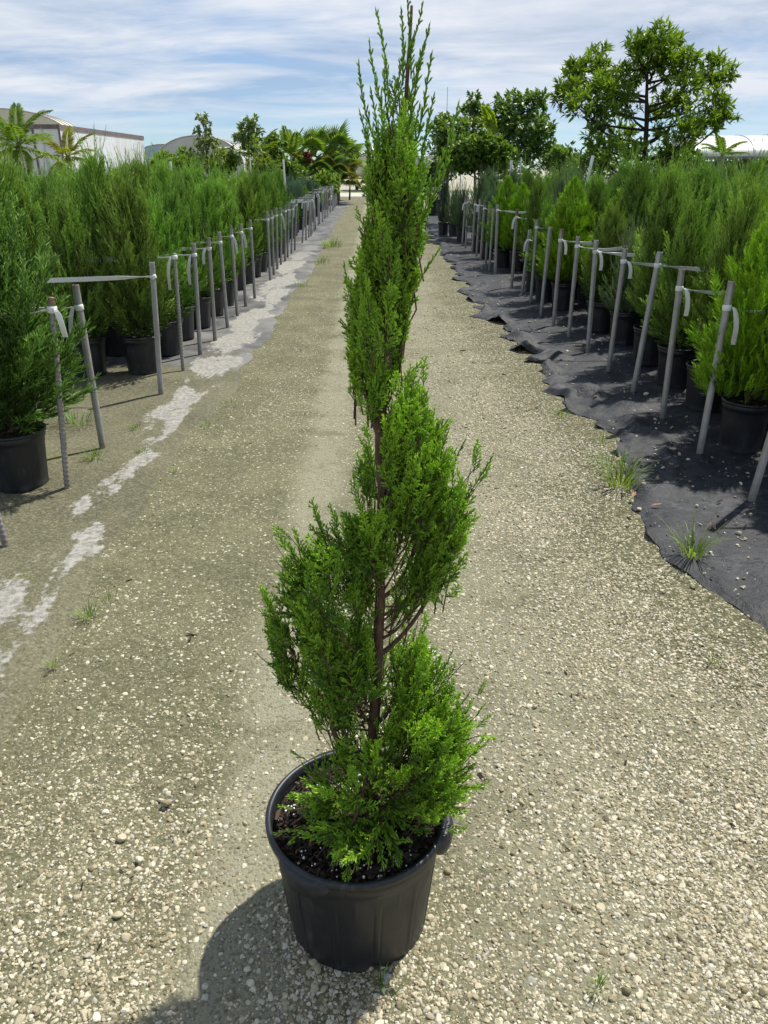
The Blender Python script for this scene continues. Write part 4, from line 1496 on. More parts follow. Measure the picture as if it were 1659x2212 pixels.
# the nearest left plants, before the empty bay
p = at_z(62, 1060)
near_o = plant('tall', 0, p[0] - 0.05, p[1] + 0.06, 0.6, 0.88, 'bushy dark juniper in a scuffed black pot beside the ribbed rod, front left', 'junipers in the left bed')
for c in near_o.children:
    if c.name.startswith('crown'):
        c.scale = (1.2, 1.2, 0.9)
        c.location.z -= 0.05
plant('tall', 0, p[0] - 0.36, p[1] + 0.30, 2.6, 1.0, 'tallest juniper at the left picture edge, its shoots overtopping the trailer', 'junipers in the left bed')
plant('juniper', 1, p[0] - 0.46, p[1] + 0.95, 1.6, 1.0, 'feathery juniper half hidden at left edge behind the scuffed pot', 'junipers in the left bed')

# left bed beyond the junipers: smaller mixed conifers
yy, ri = 16.6, 0
while yy < 34.5:
    for ci in range(9):
        x0 = -1.95 - 0.45 * ci + rng.uniform(-0.05, 0.05)
        if ci > 4 and rng.random() < 0.45:
            continue
        if rng.random() < 0.12:
            continue
        kind = ['cone', 'blue', 'cone', 'grey', 'arbor', 'blue'][int(rng.integers(0, 6))]
        if kind == 'arbor' and ci < 2:
            kind = 'cone'
        if kind == 'grey' and ci < 2:
            kind = 'blue'
        lab = f'{LOOK[kind]}, {ordinal(ci)} in from the path, {ordinal(ri)} far row of left bed'
        plant(kind, 1 if kind == 'grey' else int(rng.integers(0, 3)), x0, yy + rng.uniform(-0.08, 0.08), rng.uniform(0, 6.28), rng.uniform(0.85, 1.08), lab, 'small conifers at the far end of the left bed', 'small')
    yy += 0.95 if yy < 24 else 1.5
    ri += 1

# right bed: pots along the path as seen
front_r = [('arbor', 0, (1600, 985), 1.0, 'small', 'bright green arborvitae in the shallow black pot nearest the front right'),
           ('juniper', 0, (1524, 893), 0.93, 'big', 'slim juniper in the wide black pot behind the frontmost right post'),
           ('juniper', 3, (1458, 842), 0.98, 'big', 'dense juniper in a ribbed black pot, second behind the right posts'),
           ('juniper', 2, (1402, 793), 0.97, 'big', 'feathery juniper whose pot hides behind the most tilted right post'),
           ('grey', 1, (1347, 748), 0.98, 'big', 'short grey-green bushy juniper between two right posts'),
           ('arbor', 1, (1312, 690), 1.05, 'big', 'bright flame-shaped arborvitae standing behind the short grey-green juniper'),
           ('juniper', 1, (1296, 722), 0.80, 'big', 'dark low juniper in a pot behind the fifth right post'),
           ('arbor', 2, (1215, 672), 1.0, 'big', 'broad bright arborvitae in a wide black pot between right posts'),
           ('juniper', 3, (1175, 655), 0.8, 'small', 'dark juniper in the pot left of the broad bright arborvitae'),
           ('juniper', 0, (1153, 632), 0.92, 'small', 'narrow juniper in the dark blue-black pot behind the leaning thin post'),
           ('arbor', 1, (1117, 586), 1.04, 'big', 'bright arborvitae, the second one along the right posts from the far end'),
           ('arbor', 0, (1086, 580), 1.02, 'big', 'bright arborvitae nearest the far end of the right posts'),
           ('blue', 0, (1049, 560), 0.95, 'small', 'blue-green juniper in a pot behind the pair of close right posts'),
           ('grey', 0, (1030, 545), 0.95, 'small', 'grey-green juniper behind the farthest right posts'),
           ('blue', 0, (956, 510), 1.05, 'small', 'narrow blue-green juniper at the path end of the right bed'),
           ('grey', 1, (979, 512), 1.1, 'small', 'short grey juniper, second pot from the far corner of right bed'),
           ('grey', 1, (996, 522), 1.15, 'small', 'short grey juniper standing just past the last right post')]
fr = []
for kind, var, px, s, pot, lab in front_r:
    p = at_z(*px)
    fr.append((p[0], p[1]))
    plant(kind, var, p[0] + 0.02, p[1] + 0.08, rng.uniform(0, 6.28), s, lab, 'plants along the front of the right bed', pot, wide=1.18 if kind == 'arbor' else 0.92)
plant('arbor', 1, 2.30, 3.55, 1.1, 0.98, 'bright arborvitae cut off by the right picture edge, nearest of all', 'plants along the front of the right bed', 'small')
plant('arbor', 2, 2.42, 4.55, 2.2, 0.95, 'bright arborvitae at the right edge just behind the shallow pot', 'plants along the front of the right bed', 'small')
rows_r = [3.94 + 0.66 * k for k in range(23)]
for ri, y0 in enumerate(rows_r):
    for ci in range(1, 15):
        x0 = 2.12 + 0.42 * ci + rng.uniform(-0.05, 0.05)
        yy = y0 + rng.uniform(-0.08, 0.08)
        if not in_frame(x0 - 0.3, yy, 1.2, 170):
            continue
        if ci > 7 and rng.random() < 0.4:
            continue
        if min((x0 - a) ** 2 + (yy - b) ** 2 for a, b in fr) < 0.33 ** 2:
            continue
        u_ = rng.random()
        kind = 'arbor' if u_ < 0.20 else ('grey' if u_ < (0.30 if y0 < 11 else 0.62) else 'juniper')
        lab = f'{LOOK[kind].replace("flame-shaped ", "")}, {ordinal(ci)} pot behind the front line, {ordinal(ri)} row of right bed'
        plant(kind, 0 if kind == 'grey' else int(rng.integers(0, 4)), x0, yy, rng.uniform(0, 6.28), rng.uniform(0.80, 1.04), lab, 'plants deep in the right bed', lean=(rng.normal(0, 0.02), rng.normal(0, 0.02)))

# ------------------------------------------------------------------ posts and tape
rebar_len = 1.0


def pipe_mesh(h, r):
    g = Geo()
    lathe(g, [(r - 0.003, 0.02), (r, 0.0), (r, h * 0.33), (r, h * 0.66), (r, h - 0.002), (r - 0.001, h), (r - 0.004, h), (r - 0.004, h - 0.05), (0.0005, h - 0.05)], 18)
    return g.mesh('post', M['pipe'], False, False)


def rebar_mesh(h, r):
    g = Geo()
    n = int(h / 0.0055)
    prof = [(r, z) for z in np.linspace(0, h, n)] + [(0.0005, h)]

    def mod(th, rr, zz):
        w = ((zz + 0.006 * np.sin(th)) / 0.024) % 1.0
        return rr + np.where(rr > 0.003, 0.0030 * np.exp(-((w - 0.5) / 0.13) ** 2), 0), zz
    lathe(g, prof, 14, mod)
    return g.mesh('post', M['rebar'], True, False)


PIPE = {}


def knot_mesh(r):
    g = Geo()
    lathe(g, [(r + 0.001, -0.016), (r + 0.004, -0.014), (r + 0.0035, -0.004), (r + 0.005, 0.003), (r + 0.0035, 0.012), (r + 0.001, 0.015)], 20)
    return g.mesh('knot', M['tape'], True, False)


KNOT = knot_mesh(0.0185)


def strip(g, pts, wv, width, th=0.0012):
    """thin tape along pts; wv = width direction at each point"""
    pts = np.asarray(pts, float)
    wv = norm(np.asarray(wv, float))
    tan = norm(np.gradient(pts, axis=0))
    nn = norm(np.cross(tan, wv))
    w = np.broadcast_to(np.asarray(width, float), (len(pts),))[:, None]
    ring = np.stack([pts - wv * w / 2 - nn * th, pts + wv * w / 2 - nn * th, pts + wv * w / 2 + nn * th, pts - wv * w / 2 + nn * th], 1)
    n = len(pts)
    i, j = np.meshgrid(np.arange(n - 1), np.arange(4), indexing='ij')
    j2 = (j + 1) % 4
    q = np.stack([i * 4 + j, i * 4 + j2, (i + 1) * 4 + j2, (i + 1) * 4 + j], -1).reshape(-1, 4)
    return g.add(ring.reshape(-1, 3), q=np.concatenate([q, [[0, 3, 2, 1], [4 * n - 4, 4 * n - 3, 4 * n - 2, 4 * n - 1]]]))


def tape(side, base, top, tz, length, label, group, tail=0.16, sd=0, rise=0.0):
    """tape tied round a post and pulled across the bed; a loose tail hangs from the knot"""
    r = np.random.default_rng(sd)
    f = tz / top[2]
    c = base + (top - base) * f
    o = thing('marker_tape', label, 'tape', tuple(c), group)
    kn = link('knot', KNOT, o)
    kn.rotation_euler = (r.normal(0, 0.12), r.normal(0, 0.12), 0)
    s = side
    g = Geo()
    x = np.concatenate([np.linspace(0.012, 0.3, 14), np.linspace(0.36, length, 22)])
    sag = -0.03 * np.sin(np.clip(x / length, 0, 1) * math.pi) + rise * x
    pts = np.stack([s * x, 0.01 * np.sin(3 * x), sag], -1)
    tw = np.interp(x, [0, 0.07, 0.25, 0.5], [0.2, 1.2, 0.2, 0.08]) + 0.10 * np.sin(2.2 * x + sd)
    wv = np.stack([0 * x, -np.sin(tw) * 0.9, np.cos(tw)], -1)
    wid = np.interp(x, [0, 0.04, 0.09, 0.2, 0.4], [0.022, 0.011, 0.017, 0.026, 0.030])
    strip(g, pts, wv, wid)
    g.obj('band', M['tape'], o)
    if tail > 0:
        g = Geo()
        t = np.linspace(0, 1, 10)
        ang = r.uniform(-0.3, 0.3)
        ox = -s * 0.0 + s * (0.022 if r.random() < 0.6 else -0.022)
        pts = np.stack([ox + (0.02 * np.sin(t * 2.2) + 0.02 * t) * (1 if ox > 0 else -1) * 0.8, -0.021 - 0.02 * np.sin(t * 2.6), 0.005 + 0.012 * np.sin(t * 3) - tail * t ** 1.25], -1)
        a = ang + 0.5 * t
        strip(g, pts, np.stack([np.cos(a), -np.sin(a) * 0.6, 0 * t + 0.05], -1), np.interp(t, [0, 0.12, 0.3, 1], [0.010, 0.016, 0.026, 0.026]))
        g.obj('tail', M['tape'], o)
    return o


def post(kind, base, top, label, group, r=0.0185):
    d = Vector(tuple(top - base))
    hh = round(d.length, 2)
    key = (kind, hh)
    if key not in PIPE:
        PIPE[key] = rebar_mesh(hh, 0.0135) if kind == 'rebar' else pipe_mesh(hh, r)
    o = link('ribbed_rod_post' if kind == 'rebar' else 'pipe_post', PIPE[key], None, tuple(base))
    o.rotation_euler = Vector((0, 0, 1)).rotation_difference(d).to_euler()
    tag(o, label, 'post', group)
    return o


left_px = [('rebar', None, (14, 1184)), ('rebar', (110, 643), (146, 1060)), ('pipe', (163, 616), (223, 972)), ('pipe', (328, 566), (348, 854)), ('rebar', (376, 546), (396, 805)), ('pipe', (418, 526), (433, 769)),
           ('pipe', (450, 513), (465, 738)), ('pipe', (473, 501), (492, 709)), ('pipe', (498, 489), (513, 684)), ('pipe', (519, 483.5), (531, 663)), ('pipe', (540, 474), (550.6, 646)), ('pipe', (576.6, 457.5), (584, 606.5)),
           ('pipe', (586, 453.6), (591.6, 594)), ('pipe', (596, 449.6), (599.6, 583)), ('pipe', (606.7, 449), (607, 574)), ('pipe', (616, 443), (616, 565)), ('pipe', (623, 440), (621.5, 557)), ('pipe', (632, 441.7), (629.5, 549)),
           ('pipe', (640.6, 432.4), (636.6, 541)), ('pipe', (658, 428), (653, 526)), ('pipe', (662, 427), (661, 520)), ('pipe', (670, 425), (667, 513.6)), ('pipe', (674, 422), (671.5, 511))]
lp = []
for kind, tpx, bpx in left_px:
    b = at_z(*bpx)
    if tpx is None:
        t = b + np.array([-0.05, 0.0, 0.9])
    else:
        t = at_y(*tpx, b[1])
    lp.append((kind, b, t))
yy = lp[-1][1][1] + 0.75
while yy < 35.5:
    b = np.array([-1.52 - 0.004 * (yy - 20) + rng.normal(0, 0.015), yy, 0.0])
    lp.append(('pipe', b, b + np.array([rng.normal(0.0, 0.02), 0, 0.92 + rng.normal(0, 0.02)])))
    yy += 0.72 if rng.random() < 0.85 else 1.5
for k, (kind, b, t) in enumerate(lp):
    b = b.copy()
    b[2] = 0.0
    w = 'thin ribbed steel rod' if kind == 'rebar' else 'grey galvanised pipe'
    post(kind, b, t, f'{w} post, {ordinal(k)} along the left bed from the camera', 'posts along the left bed')
    tz = t[2] - (0.04 if kind == 'rebar' else 0.10) + rng.normal(0, 0.012)
    if k == 0:
        continue
    ln = {1: 0.45, 2: 1.6, 3: 2.2, 4: 2.4}.get(k, 3.6 if b[1] < 16 else 4.5)
    tape(-1, b, t, tz, ln, f'white tape tied across the left bed from its {ordinal(k)} post', 'white tapes across the left bed', rng.uniform(0.12, 0.24) if rng.random() < 0.8 else 0, k, 0.0)

right_px = [((1650, 760), (1622, 1084)), ((1581, 607), (1510, 985)), ((1473, 582.5), (1430, 907)), ((1426, 542.6), (1367, 850)), ((1351, 535.6), (1314, 802)), ((1288, 518), (1269, 765)), ((1249, 511), (1228, 733)), ((1213, 496), (1195, 707)),
            ((1188, 490), (1168, 684)), ((1161, 475), (1146, 656)), ((1144, 497), (1127, 640)), ((1117, 452), (1105, 623)), ((1075, 443), (1069, 595)), ((1066, 450), (1057, 584.5)), ((1057, 447), (1049, 572.6)),
            ((1047, 435), (1037.5, 566)), ((1037, 431), (1029, 555)), ((1027, 430), (1019.5, 549)), ((1011, 424.5), (1005.5, 538)), ((1006, 424.5), (998, 533))]
for k, (tpx, bpx) in enumerate(right_px):
    b = at_z(*bpx)
    t = at_y(*tpx, b[1])
    if k == 0:
        t = b + np.array([0.08, 0.0, 0.93])
    b[2] = 0.0
    post('pipe', b, t, f'grey galvanised pipe post, {ordinal(k)} along the right bed from the camera', 'posts along the right bed', 0.0195)
    if k in (8, 13, 14):
        continue
    ln = {0: 0.5, 1: 0.5, 2: 0.62, 3: 0.85}.get(k, 0.4 + 0.4 * rng.random())
    tape(1, b, t, t[2] - 0.10 + rng.normal(0, 0.015), ln, f'white tape tied to the {ordinal(k)} post of the right bed', 'white tapes across the right bed', rng.uniform(0.1, 0.2) if k % 3 != 0 else 0, 50 + k, 0.0)

# short lengths of tape seen between the plants of the right bed
for k, (px, py, Y) in enumerate([(1548, 478, 9.2), (1548, 505, 8.2), (1548, 520, 7.6), (1548, 533, 7.0), (1600, 553, 5.9), (1560, 571, 5.6), (1282, 496, 10.5), (1178, 454, 13.5)]):
    p = at_y(px, py, Y)
    g = Geo()
    x = np.linspace(-0.25, 0.45, 8)
    strip(g, np.stack([x, 0 * x, 0.01 * np.sin(3 * x)], -1), np.tile([0, -0.3, 1.0], (8, 1)), 0.030)
    o = g.obj('marker_tape', M['tape'])
    o.location = tuple(p)
    tag(o, f'white tape strip showing between right bed plants, {ordinal(k)} from the top' if k < 6 else f'white tape strip among bright arborvitae, {"nearer" if k == 6 else "farther"} of the two', 'tape', 'white tapes across the right bed')

# tall white stakes standing in the beds
for px, ytop, ybot, Y, lx, lab in [(612, 344, 420, 20.0, 0.03, 'white plastic stake rising above the left bed before the palms'), (367, 349, 440, 13.0, 0.1, 'leaning white stake above the feathery junipers, right of the trailer'),
                                   (540, 340, 420, 24.0, 0.0, 'short white stake under the spindly sapling behind the left bed'), (1281, 336, 430, 12.0, -0.22, 'tall leaning white stake in the right bed below the big tree'),
                                   (1105, 346, 430, 15.0, 0.0, 'white stake in the right bed behind the bright arborvitae'), (996, 352, 430, 19.0, 0.0, 'thin white stake at the far corner of the right bed'), (1126, 340, 420, 17.0, 0.0, 'thin grey stake beside the white one in right bed')]:
    a, b = at_y(px, ytop, Y), at_y(px, ybot, Y)
    g = Geo()
    L = a[2]
    tube(g, [(0, 0, 0), (-lx * 0.5, 0, L * 0.5), (0.0 - lx, 0, L)], 0.022 if 'thin' not in lab else 0.012, 10)
    o = g.obj('white_stake', M['pvc'])
    o.location = (a[0] + lx, Y, 0)
    tag(o, lab, 'stake', 'white stakes in the beds')

# ------------------------------------------------------------------ weeds
GRASS_PAL = [(0.07, 0.14, 0.02), (0.13, 0.24, 0.03), (0.22, 0.33, 0.06)]


def tuft(px, py, h, n, spread, label, z=0.0):
    p = at_z(px, py, 0.0)
    g = Geo()
    for k in range(n):
        a = rng.uniform(0, 6.28)
        r0 = spread * rng.random() ** 0.7
        b = np.array([r0 * math.cos(a), r0 * math.sin(a), 0])
        L = h * rng.uniform(0.5, 1.15)
        d = np.array([math.cos(a) * rng.uniform(0.1, 0.7), math.sin(a) * rng.uniform(0.1, 0.7), 1.0])
        d /= np.linalg.norm(d)
        t = np.linspace(0, 1, 5)
        pts = b + np.outer(t * L, d) - np.outer(t ** 2.4 * L * rng.uniform(0.1, 0.5), [0, 0, 1]) + np.outer(t ** 2 * L * 0.2, [math.cos(a), math.sin(a), 0])
        c = palette(GRASS_PAL, np.array([rng.random()]))[0]
        s = np.array([-math.sin(a), math.cos(a), 0])
        w = np.interp(t, [0, 0.3, 1], [0.0016, 0.0024, 0.0003]) * (0.45 + h * 4)
        v = np.concatenate([pts - s * w[:, None], pts + s * w[:, None]])
        q = [(i, i + 1, i + 6, i + 5) for i in range(4)]
        g.add(v, q=q, c=c * rng.uniform(0.8, 1.15))
    o = g.obj('grass_tuft', M['grass'], None, False, True)
    o.location = (p[0], p[1], 0.006)
    tag(o, label, 'weed', 'weeds on the path')
    return o


tuft(1340, 1050, 0.20, 90, 0.09, 'largest grass clump growing at the torn edge of the right mat')
tuft(1315, 1010, 0.14, 40, 0.08, 'thin grass just above the largest clump at the right mat edge')
tuft(1492, 1210, 0.20, 46, 0.04, 'spreading grass weed on the right mat, nearest the camera')
tuft(1212, 902, 0.09, 30, 0.05, 'low green weed under the flap of the right mat')
tuft(1300, 955, 0.07, 20, 0.06, 'small yellowish weed between gravel and right mat')
tuft(716, 535, 0.28, 130, 0.22, 'big grass clump beside the far left ground cloth')
tuft(694, 570, 0.20, 70, 0.16, 'grass clump just nearer than the big far left one')
tuft(652, 620, 0.16, 40, 0.10, 'small grass tuft on the pale left cloth edge')
tuft(190, 1335, 0.06, 46, 0.035, 'little bright weed on the silt at lower left')
tuft(203, 995, 0.10, 40, 0.05, 'grass weed at the foot of the leaning left pipe')
tuft(313, 980, 0.06, 30, 0.04, 'weed on a mossy spot right of the leaning left pipe')
tuft(294, 928, 0.06, 30, 0.035, 'round green weed between two left posts')
tuft(445, 922, 0.05, 24, 0.03, 'small weed at the right end of a bleached patch')
tuft(165, 920, 0.16, 50, 0.10, 'loose grass between the scuffed pot and the leaning pipe')
tuft(380, 1020, 0.05, 16, 0.03, 'tiny weed on the silt left of the tyre track')
tuft(237, 1300, 0.05, 12, 0.03, 'two-leaved seedling above the little bright weed')
tuft(120, 1440, 0.05, 16, 0.02, 'tiny seedling by the lower bleached streak')
tuft(822, 2130, 0.05, 10, 0.008, 'thin sprig of grass at the foot of the big pot')
tuft(832, 2160, 0.03, 8, 0.02, 'creeping grass blades just in front of the big pot')
tuft(1290, 2140, 0.03, 22, 0.015, 'tiny green sprig in the gravel at lower right')
tuft(1535, 1435, 0.05, 18, 0.012, 'thin weed by the mossy verge at the right edge')
tuft(500, 875, 0.08, 14, 0.04, 'thin weed blades beside the bleached cloth')

# dead leaves and litter on the right mat
for k, (px, py) in enumerate([(1405, 1098), (1365, 1080), (1150, 885), (1245, 835), (1290, 860), (1100, 735), (1340, 905), (1330, 1000), (1545, 1150)]):
    p = at_z(px, py, 0.02)
    g = Geo()
    leaves(g, np.array([[0, 0, 0.0]]), np.array([[math.cos(k), math.sin(k), 0.1]]), np.array([[0, 0, 1.0]]), 0.055, 0.012, np.array([[1.0, 1, 1]]), -0.1)
    o = g.obj('dead_leaf', M['dead_leaf'])
    o.location = (p[0], p[1], 0.035)
    tag(o, f'curled brown dead leaf on the right mat, {ordinal(k)} of those strewn there', 'leaf', 'dead leaves on the right mat')

# the larger loose stones that can be told apart
for k, (px, py, s, lab) in enumerate([(360, 1742, 0.016, 'largest flat white stone left of the big pot'), (263, 1815, 0.013, 'white stone with a dark shadow left of the big pot'), (300, 1862, 0.012, 'pale stone below the shadowed white stone'),
                                      (835, 2075 + 38, 0.009, 'blue-grey round stone touching the foot of the big pot'), (255, 1982, 0.012, 'pointed white stone near the pot shadow'), (1485, 1000, 0.012, 'white stone on the right mat by the second post'),
                                      (1450, 1010, 0.011, 'pale stone on the right mat left of the shallow pot'), (1593, 1160, 0.014, 'rough white stone on the right mat near the edge'), (1380, 1108, 0.014, 'white stone at the folded edge of the right mat')]):
    p = at_z(px, py, 0.0)
    o = link('stone', pebble_mesh(500 + k, M['pebble'] if k != 3 else M['bow']), None, (p[0], p[1], s * 0.35 + (0.016 if k > 4 else 0.004)))
    o.scale = (s, s, s)
    tag(o, lab, 'stone', 'loose stones')

# ------------------------------------------------------------------ trees and background planting
def limb_tree(name, label, group, base, trunk, lobes, leaf, pal, rosette, nleaf, size, mat_bark='bark', r0=0.06, seed=1, droop=0.0):
    """trunk (list of points), lobes = (centre, radius xyz, rosette count); leaves in rosettes on twigs"""
    r = np.random.default_rng(seed)
    o = thing(name, label, 'tree', tuple(base), group)
    base = np.asarray(base, float)
    st, cr = Geo(), Geo()
    trunk = np.asarray(trunk, float) - base
    sp = spline(trunk, 20)
    tube(st, sp, np.linspace(r0, r0 * 0.25, 20), 8, bump=0.06)
    for (c, rad, cnt) in lobes:
        c = np.asarray(c, float) - base
        rad = np.asarray(rad, float)
        d = np.linalg.norm(sp - (c - [0, 0, rad[2] * 1.2 + 0.3 * abs(c[0])]), axis=1)
        a = sp[np.argmin(d)]
        mid_ = a * 0.4 + c * 0.6 + np.array([0, 0, -0.12 * np.linalg.norm(c - a)])
        ln = spline([a, mid_, c], 9)
        tube(st, ln, np.linspace(r0 * 0.42, r0 * 0.12, 9), 6, cap=False)
        u = norm(r.normal(size=(cnt, 3))) * (r.random((cnt, 1)) ** 0.4)
        P = c + u * rad
        for k in range(0, cnt, 5):
            e = P[k]
            b = ln[r.integers(4, 9)]
            tube(st, spline([b, (b + e) / 2 + [0, 0, -0.04], e], 5), np.linspace(r0 * 0.10, r0 * 0.04, 5), 4, cap=False)
        D = norm(u * 0.9 + np.array([0, 0, 0.75 - droop]) + r.normal(0, 0.3, (cnt, 3)))
        n = cnt * nleaf
        Pi = np.repeat(P, nleaf, 0)
        Di = np.repeat(D, nleaf, 0)
        dd = norm(Di * r.uniform(0.25, 1.1, (n, 1)) + r.normal(0, 0.55, (n, 3)) + np.array([0, 0, -droop * 0.6]))
        Pi = Pi + Di * r.uniform(0, 1, (n, 1)) * size * 0.9
        t = r.random(n) * 0.6 + 0.4 * np.repeat(r.random(cnt), nleaf)
        L = size * r.uniform(0.7, 1.2, n)
        leaves(cr, Pi, dd, norm(r.normal(0, 0.5, (n, 3)) + [0, 0, 1.0]), L, L * leaf, palette(pal, t), 0.12)
    st.obj('trunk', M[mat_bark], o, True)
    cr.obj('crown', M['broad_leaf'], o, False, True)
    return o


def zl(zx, zy):           # coordinates read in the enlarged view of the big tree
    return 1152 + zx * 0.3055, 55 + zy * 0.3055


BIGP = [(0.0607, 0.1035, 0.0182), (0.1148, 0.1932, 0.0234), (0.2025, 0.3174, 0.0325), (0.2970, 0.4278, 0.0520)]
YT = 14.0
tb = at_y(1395, 400, YT)
tb[2] = 0
lob = []
for zx, zy, rr, cnt in [(450, 195, 45, 14), (280, 350, 95, 60), (430, 340, 110, 75), (240, 500, 85, 55), (330, 560, 85, 45), (500, 480, 120, 75), (640, 400, 100, 55), (850, 150, 130, 85), (720, 170, 80, 40), (960, 180, 100, 60),
                        (1000, 300, 120, 80), (860, 300, 120, 70), (740, 260, 70, 30), (1090, 260, 50, 22), (1070, 430, 90, 45), (660, 560, 110, 60), (480, 650, 90, 45), (1270, 300, 65, 35), (1370, 370, 60, 35), (1240, 420, 90, 45), (1290, 540, 75, 40),
                        (1350, 670, 75, 45), (1220, 700, 100, 60), (1050, 620, 100, 50), (960, 560, 80, 35), (1100, 780, 95, 45), (820, 640, 60, 20), (420, 770, 70, 30), (640, 780, 70, 30), (900, 780, 60, 22), (1000, 880, 90, 35), (720, 900, 80, 30), (560, 890, 70, 25), (450, 880, 60, 22)]:
    px, py = zl(zx, zy)
    dY = rng.uniform(-0.75, 0.75)
    c = at_y(px, py, YT + dY)
    m = rr * 0.3055 / F * YT * 0.93
    m *= rng.uniform(0.72, 0.92)
    lob.append((c, (m, m * 1.2, m * 0.85), int(cnt * 0.62)))
limb_tree('shade_tree', 'big dark-stemmed tree with tufted narrow leaves rising behind the right bed', None, tb, [tb, at_y(1395, 300, YT), at_y(1397, 200, YT), at_y(1400, 110, YT)], lob, 0.15, BIGP, 'tuft', 12, 0.13, r0=0.055, seed=3)
# its two low side stems
MIDP = [(0.0400, 0.0832, 0.0225), (0.0813, 0.1600, 0.0325), (0.1500, 0.2560, 0.0525), (0.2500, 0.3584, 0.0938)]


def px_lobes(lst, Y, dy, k=1.0):
    out = []
    for px, py, rr, cnt in lst:
        c = at_y(px, py, Y + rng.uniform(-dy, dy))
        m = rr / F * Y * 0.95
        out.append((c, (m, m * 1.1, m * 0.9), int(cnt * k)))
    return out


def px_tree(name, label, group, stem, lobes, Y, dy, leaf, pal, nleaf, size, r0, seed, droop=0.0, k=1.0):
    b = at_y(*stem[0], Y)
    b[2] = 0
    return limb_tree(name, label, group, b, [b] + [at_y(*s, Y) for s in stem[1:]], px_lobes(lobes, Y, dy, k), leaf, pal, '', nleaf, size, r0=r0, seed=seed, droop=droop)


gt = 'trees behind the right bed'
px_tree('broadleaf_tree', 'open-crowned tree with drooping glossy leaves, right of the yellow frond', gt, [(1090, 390), (1095, 320), (1110, 240)],
        [(1080, 240, 22, 40), (1100, 225, 22, 40), (1125, 232, 24, 45), (1150, 225, 20, 35), (1165, 218, 14, 20), (1155, 260, 22, 40), (1170, 285, 20, 40), (1140, 285, 25, 45), (1110, 270, 24, 40), (1085, 280, 24, 40), (1165, 315, 24, 40), (1130, 320, 26, 40), (1185, 330, 14, 18), (1100, 310, 25, 40)],
        22.0, 0.8, 0.3, MIDP, 8, 0.13, 0.05, 11, 0.5, 1.1)
px_tree('broadleaf_tree', 'slender leafy tree just right of the spiral juniper top, pale young tips', gt, [(965, 420), (968, 340), (962, 280)],
        [(945, 275, 15, 26), (965, 268, 18, 32), (985, 280, 20, 36), (955, 300, 18, 32), (975, 310, 22, 40), (960, 335, 20, 34), (990, 320, 22, 36), (970, 360, 20, 30), (985, 350, 20, 30)],
        21.0, 0.5, 0.3, MIDP, 8, 0.11, 0.035, 12, 0.3, 1.2)
px_tree('broadleaf_tree', 'tree with a tall leafy spire behind the mast', gt, [(1030, 400), (1025, 320), (1020, 250)],
        [(1020, 215, 9, 12), (1022, 232, 13, 20), (1010, 250, 18, 28), (1035, 245, 18, 28), (1050, 260, 20, 30), (1030, 275, 22, 34), (1005, 275, 18, 30), (1055, 290, 22, 34), (1025, 305, 26, 40), (1000, 310, 20, 30)],
        23.5, 0.7, 0.3, MIDP, 8, 0.12, 0.04, 13, 0.3, 1.2)
px_tree('shrub_tree', 'rounded bushy shrub with bright leaves below the yellow frond', gt, [(1035, 420), (1035, 340)],
        [(1005, 330, 24, 50), (1035, 315, 26, 60), (1065, 325, 26, 60), (1085, 345, 22, 45), (1045, 345, 28, 60), (1015, 355, 24, 45), (1070, 360, 24, 45), (990, 350, 18, 35)],
        18.5, 0.5, 0.42, [(0.03, 0.06, 0.015), (0.06, 0.125, 0.02), (0.11, 0.20, 0.03), (0.18, 0.28, 0.06)], 8, 0.11, 0.03, 14, 0.0, 1.2)

# conifer-like dark shrub in the end pot of the right bed
p = at_z(936, 466)
o = thing('potted_shrub', 'dark clipped shrub in a large black tub at the far right corner', 'potted plant', (p[0] + 0.05, p[1] + 0.2, 0.0))
pt = link('pot', POTS['big'][0], o, scale=1.7)
link('rim', POTS['big'][1], pt)
link('soil', SOILS['big'], o, scale=1.7)
g = Geo()
n = 5200
t = rng.random(n)
az = rng.uniform(0, 6.28, n)
rad = np.interp(t, [0, 0.3, 0.7, 1], [0.34, 0.42, 0.34, 0.1]) * rng.random(n) ** 0.4
P = np.stack([rad * np.cos(az), rad * np.sin(az), 0.5 + t * 1.15], -1)
leaves(g, P, norm(np.stack([np.cos(az), np.sin(az), 0.5 + 0 * az], -1) + rng.normal(0, 0.5, (n, 3))), norm(rng.normal(0, 0.6, (n, 3)) + [0, 0, 1]), 0.055, 0.016, palette([(0.012, 0.028, 0.012), (0.03, 0.06, 0.02), (0.07, 0.11, 0.03)], rng.random(n)))
g.obj('crown', M['broad_leaf'], o, False, True)
g = Geo()
tube(g, [(0, 0, 0.42), (0, 0, 1.3)], 0.025, 7)
g.obj('trunk', M['bark'], o, True)


